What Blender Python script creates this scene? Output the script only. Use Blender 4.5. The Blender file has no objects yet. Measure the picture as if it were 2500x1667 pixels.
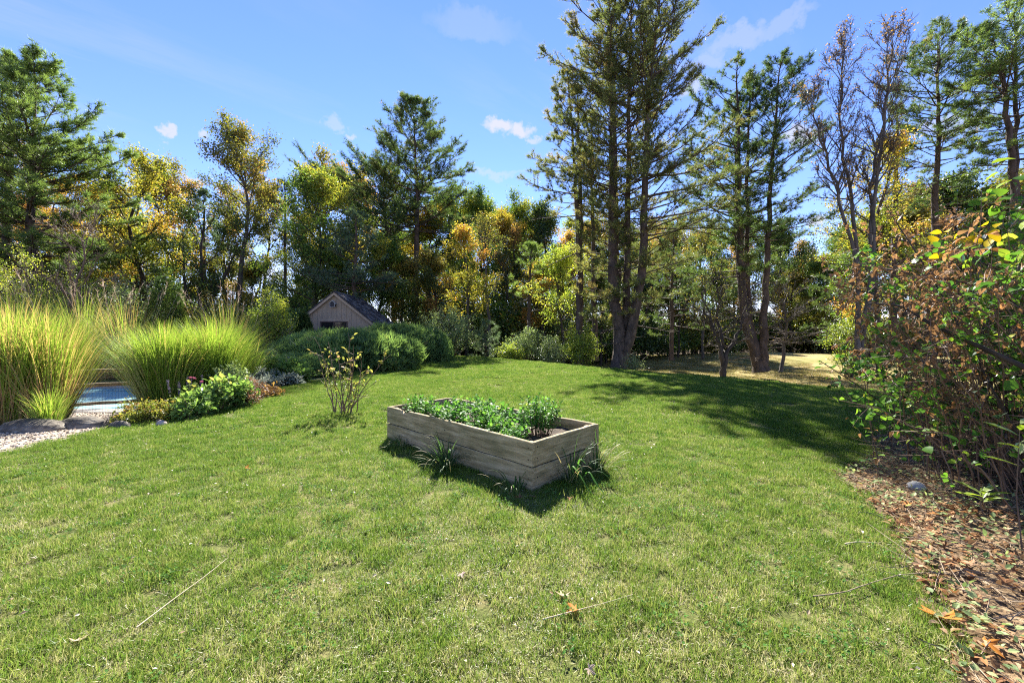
import bpy, math, random
import numpy as np

S = bpy.context.scene
COL = S.collection
rng = np.random.default_rng(11)
random.seed(5)
R = math.radians

# ------------------------------------------------------------------ camera, sky, sun, exposure
F, HY, EYE = 972.0, 820.0, 1.5          # focal length and horizon of the 2500 px wide photograph, eye height
cam = bpy.data.objects.new('camera', bpy.data.cameras.new('camera'))
COL.objects.link(cam)
cam.location = (0, 0, EYE)
cam.rotation_euler = (R(90), 0, 0)
cam.data.sensor_width = 36
cam.data.lens = F / 2500 * 36
cam.data.shift_y = -(833.5 - HY) / 2500
cam.data.clip_end = 3000
S.camera = cam

SUN_EL, SUN_AZ = 40.0, -4.0              # azimuth measured clockwise from the view direction
W = bpy.data.worlds.new('World')
S.world = W
W.use_nodes = True
sun = bpy.data.objects.new('sun', bpy.data.lights.new('sun', 'SUN'))
COL.objects.link(sun)
sun.data.energy = 4.7
sun.data.angle = R(0.5)
sun.data.color = (1.0, 0.955, 0.87)
sun.rotation_euler = (R(-(90 - SUN_EL)), 0, R(-SUN_AZ))
SKY_STRENGTH = 0.064
S.view_settings.view_transform = 'Standard'
S.view_settings.look = 'None'
S.view_settings.gamma = 1.0
S.view_settings.use_curve_mapping = False
S.view_settings.exposure = 2.05
S.render.engine = 'CYCLES'
S.cycles.max_bounces = 6
S.cycles.diffuse_bounces = 4
S.cycles.glossy_bounces = 2
S.cycles.transmission_bounces = 4
S.cycles.caustics_reflective = False
S.cycles.caustics_refractive = False
S.cycles.use_denoising = False
S.cycles.pixel_filter_type = 'BLACKMAN_HARRIS'
S.cycles.filter_width = 1.15


def pdir(px, py):
    v = np.array([(px - 1250) / F, 1.0, (HY - py) / F])
    return v / np.linalg.norm(v)


def build_world():
    nt = W.node_tree
    N, L = nt.nodes, nt.links
    N.clear()
    out = N.new('ShaderNodeOutputWorld')
    bg = N.new('ShaderNodeBackground')
    bg.inputs['Strength'].default_value = SKY_STRENGTH
    sky = N.new('ShaderNodeTexSky')
    sky.sky_type = 'NISHITA'
    sky.sun_disc = False
    sky.sun_elevation = R(SUN_EL)
    sky.sun_rotation = R(SUN_AZ)
    sky.altitude = 300
    sky.air_density = 1.0
    sky.dust_density = 0.0
    sky.ozone_density = 3.0
    hsv = N.new('ShaderNodeHueSaturation')
    hsv.inputs['Saturation'].default_value = 1.15
    hsv.inputs['Value'].default_value = 1.0
    L.new(sky.outputs[0], hsv.inputs['Color'])
    tintn = N.new('ShaderNodeMix')
    tintn.data_type = 'RGBA'
    tintn.blend_type = 'MULTIPLY'
    tintn.inputs['Factor'].default_value = 1
    L.new(hsv.outputs[0], tintn.inputs['A'])
    tintn.inputs['B'].default_value = (1.06, .86, 1.06, 1)
    tc = N.new('ShaderNodeTexCoord')

    def math_(op, a, b=None, c=None, clamp=False):
        m = N.new('ShaderNodeMath')
        m.operation = op
        m.use_clamp = clamp
        for i, v in enumerate((a, b, c)):
            if v is None:
                continue
            if isinstance(v, (int, float)):
                m.inputs[i].default_value = v
            else:
                L.new(v, m.inputs[i])
        return m.outputs[0]

    def noise(scale, detail, vec, rough=0.55):
        n = N.new('ShaderNodeTexNoise')
        n.inputs['Scale'].default_value = scale
        n.inputs['Detail'].default_value = detail
        n.inputs['Roughness'].default_value = rough
        L.new(vec, n.inputs['Vector'])
        return n.outputs['Fac']
    # thin cirrus streaks: noise on the sky projected onto a plane high overhead
    sep = N.new('ShaderNodeSeparateXYZ')
    L.new(tc.outputs['Generated'], sep.inputs[0])
    zz = math_('MAXIMUM', sep.outputs['Z'], 0.05)
    cx = math_('DIVIDE', sep.outputs['X'], zz)
    cy = math_('DIVIDE', sep.outputs['Y'], zz)
    comb = N.new('ShaderNodeCombineXYZ')
    rx = math_('ADD', math_('MULTIPLY', cx, 0.75), math_('MULTIPLY', cy, 0.66))
    ry = math_('SUBTRACT', math_('MULTIPLY', cy, 0.75), math_('MULTIPLY', cx, 0.66))
    L.new(math_('MULTIPLY', rx, 0.55), comb.inputs[0])
    L.new(math_('MULTIPLY', ry, 2.2), comb.inputs[1])
    comb.inputs[2].default_value = 3.7
    n1 = noise(1.1, 9, comb.outputs[0], 0.62)
    comb2 = N.new('ShaderNodeCombineXYZ')
    L.new(cx, comb2.inputs[0])
    L.new(cy, comb2.inputs[1])
    n2 = noise(0.55, 3, comb2.outputs[0])
    a = math_('MULTIPLY', math_('SUBTRACT', n1, 0.50), 2.6, clamp=True)
    b = math_('MULTIPLY', math_('SUBTRACT', n2, 0.42), 3.0, clamp=True)
    cir = math_('MULTIPLY', math_('MULTIPLY', a, b), 0.85)
    # small fair weather puffs
    wob = N.new('ShaderNodeTexNoise')
    wob.inputs['Scale'].default_value = 22
    wob.inputs['Detail'].default_value = 7
    wob.inputs['Roughness'].default_value = 0.6
    L.new(tc.outputs['Generated'], wob.inputs['Vector'])
    wsub = N.new('ShaderNodeVectorMath')
    wsub.operation = 'SUBTRACT'
    L.new(wob.outputs['Color'], wsub.inputs[0])
    wsub.inputs[1].default_value = (.5, .5, .5)
    wsc = N.new('ShaderNodeVectorMath')
    wsc.operation = 'SCALE'
    L.new(wsub.outputs[0], wsc.inputs[0])
    wsc.inputs['Scale'].default_value = 0.09
    wadd = N.new('ShaderNodeVectorMath')
    wadd.operation = 'ADD'
    L.new(tc.outputs['Generated'], wadd.inputs[0])
    L.new(wsc.outputs[0], wadd.inputs[1])
    total = None
    for px, py, rw, rh, op in ((1215, 302, 44, 18, .9), (1262, 322, 40, 20, .9), (1300, 345, 24, 10, .6), (405, 318, 15, 20, .8),
                               (485, 317, 18, 11, .7), (480, 442, 36, 13, .8), (1690, 215, 40, 18, .55), (1955, 330, 46, 26, .8),
                               (1200, 420, 90, 12, .35), (1995, 535, 40, 20, .85), (1640, 590, 50, 20, .8), (820, 305, 26, 14, .35),
                               (855, 330, 16, 8, .6), (2330, 300, 80, 26, .5), (1800, 100, 100, 24, .32), (1715, 150, 70, 18, .32), (1900, 62, 90, 20, .26), (1150, 60, 130, 34, .16), (620, 660, 90, 40, .7), (1560, 560, 60, 22, .6)):
        d = pdir(px, py)
        right = np.array([d[1], -d[0], 0]); right /= np.linalg.norm(right)
        up = np.cross(right, d)
        k = d[1] / F
        rw_, rh_ = rw * k * .8, rh * k * .8
        s = N.new('ShaderNodeVectorMath'); s.operation = 'SUBTRACT'
        L.new(wadd.outputs[0], s.inputs[0]); s.inputs[1].default_value = tuple(d)
        def dot(vec):
            m = N.new('ShaderNodeVectorMath'); m.operation = 'DOT_PRODUCT'
            L.new(s.outputs[0], m.inputs[0]); m.inputs[1].default_value = tuple(float(q) for q in vec)
            return m.outputs['Value']
        e = math_('ADD', math_('ADD', math_('POWER', math_('ABSOLUTE', dot(right / rw_)), 2.0),
                                math_('POWER', math_('ABSOLUTE', dot(up / rh_)), 2.0)),
                  math_('POWER', math_('ABSOLUTE', dot(d / (rw_ * 2))), 2.0))
        m = math_('MULTIPLY', math_('MULTIPLY', math_('SUBTRACT', 1.6, e), 0.75, clamp=True), op)
        total = m if total is None else math_('MAXIMUM', total, m)
    mask = math_('MAXIMUM', total, cir, clamp=True)
    mix = N.new('ShaderNodeMix')
    mix.data_type = 'RGBA'
    L.new(mask, mix.inputs['Factor'])
    L.new(tintn.outputs['Result'], mix.inputs['A'])
    mix.inputs['B'].default_value = (3.3, 3.3, 3.75, 1)
    L.new(mix.outputs['Result'], bg.inputs['Color'])
    L.new(bg.outputs[0], out.inputs[0])


build_world()


# ------------------------------------------------------------------ helpers: objects
def thing(name, label, cat, loc=(0, 0, 0), rotz=0.0, group=None):
    o = bpy.data.objects.new(name, None)
    o.empty_display_size = 0.1
    COL.objects.link(o)
    o.location = loc
    o.rotation_euler = (0, 0, rotz)
    o['label'] = label
    o['category'] = cat
    if group:
        o['group'] = group
    return o


def tag(o, label, cat, group=None):
    o['label'] = label
    o['category'] = cat
    if group:
        o['group'] = group
    return o


def obj(name, me, parent=None, loc=None, kind=None):
    o = bpy.data.objects.new(name, me)
    COL.objects.link(o)
    if parent:
        o.parent = parent
    if loc is not None:
        o.location = loc
    if kind:
        o['kind'] = kind
    return o


def wx(px, Z):
    return (px - 1250) / F * Z


def wz(py, Z):
    return EYE + (HY - py) / F * Z


def sstep(t):
    t = np.clip(t, 0, 1)
    return t * t * (3 - 2 * t)


def gz(x, y):
    """height of the ground"""
    x = np.asarray(x, float); y = np.asarray(y, float)
    d = (x + 4.9) * .784 + (y - 30) * .62
    z = -1.45 * sstep((d + 1.0) / 9)
    z = z + 1.15 * np.exp(-(((x - 29) / 13) ** 2 + ((y - 43) / 11) ** 2))
    z = z + .03 * np.sin(x * .7 + 1.3) * np.sin(y * .45) * np.clip(y / 6, 0, 1)
    z = z - .4 * sstep((-x - 5.4 - .35 * np.maximum(0, y - 7.5)) / 2.2) * sstep((y - 6.0) / 2.8) * (1 - sstep((y - 16) / 3))
    z = z + .12 * np.exp(-(((x + 3) / 7) ** 2 + ((y - 24) / 6) ** 2))
    return z


def g(x, y):
    return float(gz(x, y))


def gp(px, py):
    """ground point seen at a pixel of the photograph (near, level part of the lawn)"""
    Z = F * EYE / (py - HY)
    return wx(px, Z), Z


# ------------------------------------------------------------------ helpers: meshes
class MB:
    def __init__(self):
        self.V, self.Fc, self.T, self.M, self.n, self.q = [], [], [], [], 0, {}

    def add(self, V, Fs, tint=0.5, mat=0):
        V = np.asarray(V, float).reshape(-1, 3)
        if isinstance(Fs, np.ndarray):
            Fs = [Fs]
        for f in Fs:
            f = np.asarray(f, int)
            self.Fc.append(f + self.n)
            t = np.broadcast_to(np.asarray(tint, float), (len(f),)) if np.ndim(tint) == 0 or len(tint) == len(f) else np.full(len(f), .5)
            self.T.append(t)
            self.M.append(np.full(len(f), mat, np.int32))
        self.V.append(V)
        self.n += len(V)

    def tube(self, P, Rr, sides=5, tint=.5, mat=0):
        self.tubes(np.asarray(P, float)[None], np.asarray(Rr, float)[None], sides, np.array([tint]), mat)

    def tubes(self, P, Rr, sides=4, tint=.5, mat=0):
        b, n, _ = P.shape
        if b == 0:
            return
        T = np.gradient(P, axis=1)
        T /= np.linalg.norm(T, axis=2, keepdims=True) + 1e-9
        ref = np.where(np.abs(T.mean(1)[:, 2:3]) > .75, np.array([[1., 0, 0]]), np.array([[0., 0, 1]]))[:, None]
        U = np.cross(T, ref)
        U /= np.linalg.norm(U, axis=2, keepdims=True) + 1e-9
        Wv = np.cross(T, U)
        a = np.arange(sides) * 2 * np.pi / sides
        ring = P[:, :, None] + Rr[:, :, None, None] * (np.cos(a)[None, None, :, None] * U[:, :, None] + np.sin(a)[None, None, :, None] * Wv[:, :, None])
        i = np.arange(n - 1)[:, None] * sides
        j = np.arange(sides)[None]
        k = (j + 1) % sides
        f = np.stack([i + j, i + k, i + sides + k, i + sides + j], -1).reshape(-1, 4)
        fs = (f[None] + (np.arange(b) * n * sides)[:, None, None]).reshape(-1, 4)
        self.add(ring, fs, np.repeat(np.broadcast_to(tint, (b,)), len(f)), mat)

    def scatter(self, tv, tf, pos, Rm, sc, tint, mat=0):
        """copies of a template (tv, tf) with rotation matrices Rm whose columns are the axes"""
        n = len(pos)
        if n == 0:
            return
        V = np.einsum('nij,mj->nmi', Rm, tv) * np.asarray(sc, float).reshape(-1, 1, 1) + pos[:, None]
        m = len(tv)
        fs = (tf[None] + (np.arange(n) * m)[:, None, None]).reshape(-1, tf.shape[1])
        self.add(V, fs, np.repeat(np.broadcast_to(tint, (n,)), len(tf)), mat)

    def box(self, lo, hi, tint=.5, mat=0):
        x0, y0, z0 = lo; x1, y1, z1 = hi
        V = [(x0, y0, z0), (x1, y0, z0), (x1, y1, z0), (x0, y1, z0), (x0, y0, z1), (x1, y0, z1), (x1, y1, z1), (x0, y1, z1)]
        self.add(V, np.array([[0, 3, 2, 1], [4, 5, 6, 7], [0, 1, 5, 4], [1, 2, 6, 5], [2, 3, 7, 6], [3, 0, 4, 7]]), tint, mat)

    def mesh(self, name, mats, smooth=False):
        me = bpy.data.meshes.new(name)
        V = np.concatenate(self.V)
        sizes = np.concatenate([np.full(len(f), f.shape[1], np.int32) for f in self.Fc])
        loops = np.concatenate([f.ravel() for f in self.Fc]).astype(np.int32)
        me.vertices.add(len(V))
        me.vertices.foreach_set('co', V.astype(np.float32).ravel())
        me.loops.add(len(loops))
        me.loops.foreach_set('vertex_index', loops)
        me.polygons.add(len(sizes))
        st = np.zeros(len(sizes), np.int32)
        st[1:] = np.cumsum(sizes)[:-1]
        me.polygons.foreach_set('loop_start', st)
        if not isinstance(mats, (list, tuple)):
            mats = [mats]
        for m in mats:
            me.materials.append(m)
        me.polygons.foreach_set('material_index', np.concatenate(self.M))
        me.update(calc_edges=True)
        at = me.attributes.new('tint', 'FLOAT', 'FACE')
        at.data.foreach_set('value', np.concatenate(self.T).astype(np.float32))
        me.polygons.foreach_set('use_smooth', np.full(len(sizes), smooth))
        return me

    def obj(self, name, mats, parent=None, smooth=False, kind=None, loc=None):
        return obj(name, self.mesh(name, mats, smooth), parent, loc, kind)


def unit(v):
    return v / (np.linalg.norm(v, axis=-1, keepdims=True) + 1e-9)


def frames(x_axis, up):
    """rotation matrices with columns x (along), y (across), z (normal)"""
    x = unit(x_axis)
    y = unit(np.cross(up, x))
    z = np.cross(x, y)
    return np.stack([x, y, z], -1)


def rand_dirs(n, r):
    v = r.normal(size=(n, 3))
    return unit(v)


# leaf and needle templates, x along the leaf
LEAF_V = np.array([(0, 0, 0), (.48, .30, .07), (1, 0, -.10), (.48, -.30, .07)])
LEAF_F = np.array([[0, 1, 2, 3]])
OVATE_V = np.array([(0, 0, 0), (.16, .2, .04), (.42, .31, .06), (.74, .2, .02), (1, 0, -.1), (.74, -.2, .02), (.42, -.31, .06), (.16, -.2, .04), (.4, 0, -.01), (.7, 0, -.04)])
OVATE_F = np.array([[0, 8, 1], [1, 8, 2], [2, 8, 9], [2, 9, 3], [3, 9, 4], [4, 9, 5], [5, 9, 6], [6, 9, 8], [6, 8, 7], [7, 8, 0]])
LANCE_V = np.array([(0, 0, 0), (.3, .13, .04), (.7, .1, .02), (1, 0, -.08), (.7, -.1, .02), (.3, -.13, .04)])
LANCE_F = np.array([[0, 1, 4, 5], [1, 2, 3, 4]])


def tuft_template(n, spread, seed, w=.075):
    r = np.random.default_rng(seed)
    V, Fs = [], []
    for i in range(n):
        a = 2 * np.pi * i / n + r.uniform(-.3, .3)
        s = r.uniform(.25, 1) * spread
        d = np.array([math.cos(s), math.sin(s) * math.cos(a), math.sin(s) * math.sin(a)]) * r.uniform(.75, 1.1)
        side = np.cross(d, r.normal(size=3)); side /= np.linalg.norm(side)
        b = np.array([-.1, 0, 0])
        V += [b + side * w, b - side * w, d]
        Fs.append([3 * i, 3 * i + 1, 3 * i + 2])
    return np.array(V), np.array(Fs)


TUFT = tuft_template(9, 1.35, 3, .045)
SPRAY = tuft_template(6, .85, 4, .11)


# ------------------------------------------------------------------ helpers: materials
def new_mat(name):
    m = bpy.data.materials.new(name)
    m.use_nodes = True
    nt = m.node_tree
    nt.nodes.clear()
    out = nt.nodes.new('ShaderNodeOutputMaterial')
    return m, nt.nodes, nt.links, out


def ramp(N, stops):
    r = N.new('ShaderNodeValToRGB')
    e = r.color_ramp.elements
    while len(e) < len(stops):
        e.new(0.5)
    for el, (p, c) in zip(e, stops):
        el.position = p
        el.color = (*c, 1)
    return r


FOLIAGE = dict.fromkeys(('pine needles', 'blue grey pine needles', 'sunlit pine needles'), 1.4) | dict.fromkeys(('olive oak leaves', 'green leaves', 'deep green leaves'), 1.4) | dict.fromkeys(('yellow maple leaves', 'orange leaves', 'rusty leaves', 'mint leaves', 'perennial leaves', 'low shrub leaves'), 1.25) | {'juniper foliage': 1.9, 'warm pine needles': 1.75, 'sage shrub leaves': 1.75, 'lime shrub leaves': 1.9, 'plume grass blades': 1.25, 'large shrub leaves': 1.25}


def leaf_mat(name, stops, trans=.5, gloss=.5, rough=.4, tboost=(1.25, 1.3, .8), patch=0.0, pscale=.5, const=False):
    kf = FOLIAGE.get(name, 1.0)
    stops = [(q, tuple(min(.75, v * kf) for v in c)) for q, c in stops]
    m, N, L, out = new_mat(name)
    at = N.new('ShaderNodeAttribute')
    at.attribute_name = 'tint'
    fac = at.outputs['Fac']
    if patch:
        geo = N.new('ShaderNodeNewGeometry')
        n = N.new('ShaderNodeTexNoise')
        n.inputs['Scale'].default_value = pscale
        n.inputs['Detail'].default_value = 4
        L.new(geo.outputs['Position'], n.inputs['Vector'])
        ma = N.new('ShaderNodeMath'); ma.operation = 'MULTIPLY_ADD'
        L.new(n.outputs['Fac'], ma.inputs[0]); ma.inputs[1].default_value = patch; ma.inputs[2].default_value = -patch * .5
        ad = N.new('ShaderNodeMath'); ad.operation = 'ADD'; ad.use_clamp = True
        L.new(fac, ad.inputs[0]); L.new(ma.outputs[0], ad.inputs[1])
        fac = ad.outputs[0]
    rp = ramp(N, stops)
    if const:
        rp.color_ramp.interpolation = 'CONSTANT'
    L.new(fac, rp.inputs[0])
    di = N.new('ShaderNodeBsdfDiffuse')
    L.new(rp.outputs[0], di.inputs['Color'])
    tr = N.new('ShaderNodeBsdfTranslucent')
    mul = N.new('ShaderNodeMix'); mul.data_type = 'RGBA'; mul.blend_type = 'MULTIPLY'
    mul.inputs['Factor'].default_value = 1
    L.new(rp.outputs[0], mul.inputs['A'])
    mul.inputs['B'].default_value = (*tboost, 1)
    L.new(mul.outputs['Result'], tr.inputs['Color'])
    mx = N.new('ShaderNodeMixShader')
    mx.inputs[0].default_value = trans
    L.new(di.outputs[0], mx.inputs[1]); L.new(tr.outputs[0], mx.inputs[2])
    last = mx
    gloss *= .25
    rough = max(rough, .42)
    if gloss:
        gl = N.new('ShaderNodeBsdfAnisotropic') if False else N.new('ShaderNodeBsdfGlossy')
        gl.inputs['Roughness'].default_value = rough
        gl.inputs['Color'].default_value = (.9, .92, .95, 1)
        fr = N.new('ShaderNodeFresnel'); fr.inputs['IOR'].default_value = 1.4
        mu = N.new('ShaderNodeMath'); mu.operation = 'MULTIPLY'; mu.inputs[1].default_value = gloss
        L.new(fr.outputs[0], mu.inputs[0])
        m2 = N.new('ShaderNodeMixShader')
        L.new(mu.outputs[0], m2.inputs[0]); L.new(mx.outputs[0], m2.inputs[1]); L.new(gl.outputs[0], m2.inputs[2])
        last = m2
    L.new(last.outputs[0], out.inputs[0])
    return m


def solid_mat(name, stops, scale=4.0, detail=8, rough=.8, stretch=(1, 1, 1), bump=.4, bump_dist=.01, spec=.3, use_tint=0.0, distortion=0.0, wave=None, coord='Object', bscale=None):
    """noise coloured surface with matching relief"""
    m, N, L, out = new_mat(name)
    tc = N.new('ShaderNodeTexCoord')
    mp = N.new('ShaderNodeMapping')
    mp.inputs['Scale'].default_value = stretch
    if coord == 'World':
        geo = N.new('ShaderNodeNewGeometry')
        L.new(geo.outputs['Position'], mp.inputs['Vector'])
    else:
        L.new(tc.outputs[coord], mp.inputs['Vector'])
    n = N.new('ShaderNodeTexNoise')
    n.inputs['Scale'].default_value = scale
    n.inputs['Detail'].default_value = detail
    n.inputs['Roughness'].default_value = .62
    n.inputs['Distortion'].default_value = distortion
    L.new(mp.outputs[0], n.inputs['Vector'])
    fac = n.outputs['Fac']
    if use_tint:
        at = N.new('ShaderNodeAttribute'); at.attribute_name = 'tint'
        ma = N.new('ShaderNodeMath'); ma.operation = 'MULTIPLY_ADD'
        L.new(at.outputs['Fac'], ma.inputs[0]); ma.inputs[1].default_value = use_tint; ma.inputs[2].default_value = -use_tint * .5
        ad = N.new('ShaderNodeMath'); ad.operation = 'ADD'; ad.use_clamp = True
        L.new(fac, ad.inputs[0]); L.new(ma.outputs[0], ad.inputs[1])
        fac = ad.outputs[0]
    rp = ramp(N, stops)
    L.new(fac, rp.inputs[0])
    p = N.new('ShaderNodeBsdfPrincipled')
    p.inputs['Roughness'].default_value = rough
    p.inputs['Specular IOR Level'].default_value = spec
    L.new(rp.outputs[0], p.inputs['Base Color'])
    if bump:
        bn = N.new('ShaderNodeTexNoise')
        bn.inputs['Scale'].default_value = bscale or scale * 2.5
        bn.inputs['Detail'].default_value = 6
        L.new(mp.outputs[0], bn.inputs['Vector'])
        b = N.new('ShaderNodeBump')
        b.inputs['Strength'].default_value = bump
        b.inputs['Distance'].default_value = bump_dist
        L.new(bn.outputs['Fac'], b.inputs['Height'])
        L.new(b.outputs[0], p.inputs['Normal'])
    L.new(p.outputs[0], out.inputs[0])
    return m


BARK_PINE = solid_mat('pine bark', [(.3, (.035, .026, .02)), (.55, (.10, .072, .053)), (.8, (.17, .13, .105))], 5, 8, .9, (1, 1, .35), .9, .05)
BARK_GREY = solid_mat('grey bark', [(.3, (.05, .042, .034)), (.6, (.13, .11, .09)), (.8, (.22, .19, .165))], 5, 8, .9, (1, 1, .4), .8, .03)
BARK_DARK = solid_mat('dark bark', [(.3, (.025, .02, .016)), (.7, (.08, .063, .05))], 5, 8, .9, (1, 1, .4), .8, .03)
BARK_TAN = solid_mat('tan cane bark', [(.3, (.08, .05, .033)), (.7, (.24, .16, .11))], 9, 6, .7, (1, 1, .4), .4, .004)
PINE_G = leaf_mat('pine needles', [(0, (.03, .055, .02)), (.5, (.07, .11, .035)), (.85, (.12, .15, .045)), (1, (.2, .14, .06))], .5, .35, .45)
PINE_GREY = leaf_mat('blue grey pine needles', [(0, (.04, .07, .045)), (.5, (.085, .13, .08)), (1, (.14, .18, .1))], .5, .35, .45)
PINE_WARM = leaf_mat('warm pine needles', [(0, (.05, .07, .022)), (.5, (.105, .12, .04)), (.8, (.16, .145, .055)), (1, (.24, .16, .07))], .5, .35, .45)
PINE_LIT = leaf_mat('sunlit pine needles', [(0, (.055, .09, .028)), (.5, (.11, .165, .048)), (1, (.18, .23, .065))], .5, .35, .45)  # lit version of the needles: side sunlight is put into the lighter green
JUNIPER = leaf_mat('juniper foliage', [(0, (.035, .062, .024)), (.5, (.085, .13, .042)), (.85, (.14, .2, .06)), (1, (.2, .17, .07))], .45, .3, .5)
LV_YELLOW = leaf_mat('yellow maple leaves', [(0, (.09, .13, .02)), (.3, (.2, .21, .03)), (.65, (.36, .29, .045)), (.9, (.44, .28, .05)), (1, (.42, .2, .05))], .5, .25)
LV_OLIVE = leaf_mat('olive oak leaves', [(0, (.055, .075, .02)), (.45, (.135, .14, .032)), (.8, (.25, .2, .045)), (1, (.3, .16, .05))], .45, .3)
LV_GREEN = leaf_mat('green leaves', [(0, (.04, .075, .016)), (.5, (.085, .145, .028)), (.85, (.18, .22, .035)), (1, (.3, .27, .04))], .45, .3)
LV_DEEP = leaf_mat('deep green leaves', [(0, (.028, .05, .016)), (.6, (.06, .095, .026)), (1, (.13, .15, .035))], .4, .3)
LV_ORANGE = leaf_mat('orange leaves', [(0, (.15, .14, .03)), (.3, (.3, .22, .045)), (.7, (.42, .23, .06)), (1, (.4, .14, .05))], .5, .25)
LV_LIME = leaf_mat('lime shrub leaves', [(0, (.05, .08, .015)), (.5, (.15, .19, .03)), (1, (.36, .34, .05))], .5, .35)
LV_SAGE = leaf_mat('sage shrub leaves', [(0, (.05, .075, .03)), (.5, (.12, .16, .07)), (1, (.25, .28, .13))], .4, .35)
LV_RUST = leaf_mat('rusty leaves', [(0, (.1, .075, .035)), (.5, (.22, .13, .055)), (1, (.38, .22, .07))], .5, .25)


# ------------------------------------------------------------------ ground
def pip(poly, x, y):
    x = np.asarray(x); y = np.asarray(y)
    inside = np.zeros(x.shape, bool)
    n = len(poly)
    for i in range(n):
        x0, y0 = poly[i]; x1, y1 = poly[(i + 1) % n]
        c = ((y0 > y) != (y1 > y)) & (x < (x1 - x0) * (y - y0) / (y1 - y0 + 1e-12) + x0)
        inside ^= c
    return inside


def grid_sheet(name, x0, x1, y0, y1, nx, ny, mat, dz=0.0, keep=None, power=1.0):
    xs = np.linspace(x0, x1, nx)
    ys = y0 + (y1 - y0) * np.linspace(0, 1, ny) ** power
    X, Y = np.meshgrid(xs, ys)
    V = np.stack([X, Y, gz(X, Y) + dz], -1).reshape(-1, 3)
    i = np.arange(ny - 1)[:, None] * nx + np.arange(nx - 1)[None]
    f = np.stack([i, i + 1, i + nx + 1, i + nx], -1).reshape(-1, 4)
    if keep is not None:
        c = V[f].mean(1)
        f = f[keep(c[:, 0], c[:, 1])]
    mb = MB()
    mb.add(V, f)
    return mb.obj(name, mat, None, True, 'structure')


POOL = (-21, -9.7, 10.3, 15.6)          # x0, x1, y0, y1 of the water
POOL_DECK = (-17, -5.1, 7.5, 13.4)
PATH = [gp(*p) for p in ((-420, 1165), (0, 1107), (60, 1097), (120, 1083), (190, 1064), (262, 1046), (300, 1036))] + [(-6.5, 7.1), (-7.0, 7.9), (-8.1, 9.3), (-9.2, 10.3), (-21, 10.3), (-21, 5.6)]
BED_EDGE = [gp(*p) for p in ((300, 1038), (395, 1033), (480, 1022), (540, 1006), (600, 985), (650, 965), (700, 943), (745, 925), (765, 908))] + [(-8.9, 17.6), (-7.9, 19.3), (-6.2, 21.0), (-5.0, 24.3), (-4.2, 28.0)]
BED = [(-6.5, 7.05)] + BED_EDGE + [(-4.0, 31), (-26, 33), (-26, 16.6), (-9.1, 16.6), (-9.1, 10.3), (-8.05, 9.3), (-7.0, 7.9)]
LITTER_EDGE = [gp(*p) for p in ((2330, 1700), (2300, 1560), (2240, 1430), (2190, 1330), (2150, 1260), (2080, 1200), (2040, 1160), (2130, 1110))]
LITTER = LITTER_EDGE + [(5.6, 6.2), (9, 6.0), (9, .6), (1.9, .6)]

THATCH = solid_mat('lawn thatch', [(.3, (.06, .075, .02)), (.5, (.11, .12, .035)), (.7, (.2, .165, .075))], 6, 10, .95, bump=.8, bump_dist=.02, spec=.1, coord='World', bscale=60)
FIELD = solid_mat('dry field turf', [(.3, (.18, .19, .05)), (.5, (.31, .25, .1)), (.7, (.4, .28, .14))], .5, 10, .95, bump=.8, bump_dist=.03, spec=.1, coord='World', bscale=30)
FLOOR = solid_mat('forest floor litter', [(.3, (.03, .022, .014)), (.55, (.075, .052, .03)), (.75, (.13, .085, .045))], 1.2, 10, .95, bump=.9, bump_dist=.05, spec=.1, coord='World', bscale=20)
MULCH = solid_mat('bark mulch', [(.3, (.025, .017, .012)), (.6, (.07, .048, .035)), (.8, (.15, .11, .085))], 9, 10, .95, bump=1, bump_dist=.03, spec=.1, coord='World', bscale=40)
LITBED = solid_mat('dry litter ground', [(.3, (.06, .04, .022)), (.5, (.17, .115, .065)), (.7, (.3, .215, .13))], 14, 10, .95, bump=1, bump_dist=.03, spec=.1, coord='World', bscale=40)
GRAVEL = solid_mat('pale gravel', [(.32, (.15, .11, .075)), (.5, (.38, .31, .23)), (.68, (.58, .5, .41))], 22, 8, .9, bump=1, bump_dist=.02, spec=.2, coord='World', bscale=70)
CONCRETE = solid_mat('pool deck concrete', [(.3, (.27, .24, .2)), (.7, (.42, .38, .32))], 3, 10, .9, bump=.3, bump_dist=.004, spec=.2, coord='World', bscale=40)


def crest(x, y):
    return (x + 4.9) * .784 + (y - 30) * .62


def lawn_keep(x, y):
    pool = (x > POOL[0] - .2) & (x < POOL[1] + .2) & (y > POOL[2] - .2) & (y < POOL[3] + .2)
    return ~pool


def is_lawn(x, y):
    return (crest(x, y) < 5.0) & lawn_keep(x, y) & ~((x < -6.6) & (y > 7.6) & (y < 17)) & ~pip(BED, x, y) & ~pip(PATH, x, y) & ~pip(LITTER, x, y)


grid_sheet('lawn', -24, 20, -6, 36, 243, 190, THATCH, 0.0, lambda x, y: lawn_keep(x, y) & (crest(x, y) < 6.5))
grid_sheet('field', 0, 62, 8, 62, 125, 109, FIELD, -.004, lambda x, y: (crest(x, y) > 4.6))
grid_sheet('forest_floor', -260, 260, -60, 700, 131, 191, FLOOR, -.06, lambda x, y: ~((x > -22) & (x < -3) & (y > 2) & (y < 18)) & ~((x > -18) & (x < 22) & (y > -4) & (y < 28)))


def poly_sheet(name, poly, mat, dz, step=.22):
    p = np.array(poly)
    x0, y0 = p.min(0); x1, y1 = p.max(0)
    nx, ny = max(2, int((x1 - x0) / step)), max(2, int((y1 - y0) / step))
    return grid_sheet(name, x0, x1, y0, y1, nx + 1, ny + 1, mat, dz, lambda x, y: pip(poly, x, y) & lawn_keep(x, y))


poly_sheet('gravel_path', PATH, GRAVEL, .012, .1)
poly_sheet('planting_bed', BED, MULCH, .008, .16)
poly_sheet('litter_bed', LITTER, LITBED, .008, .14)

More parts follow.
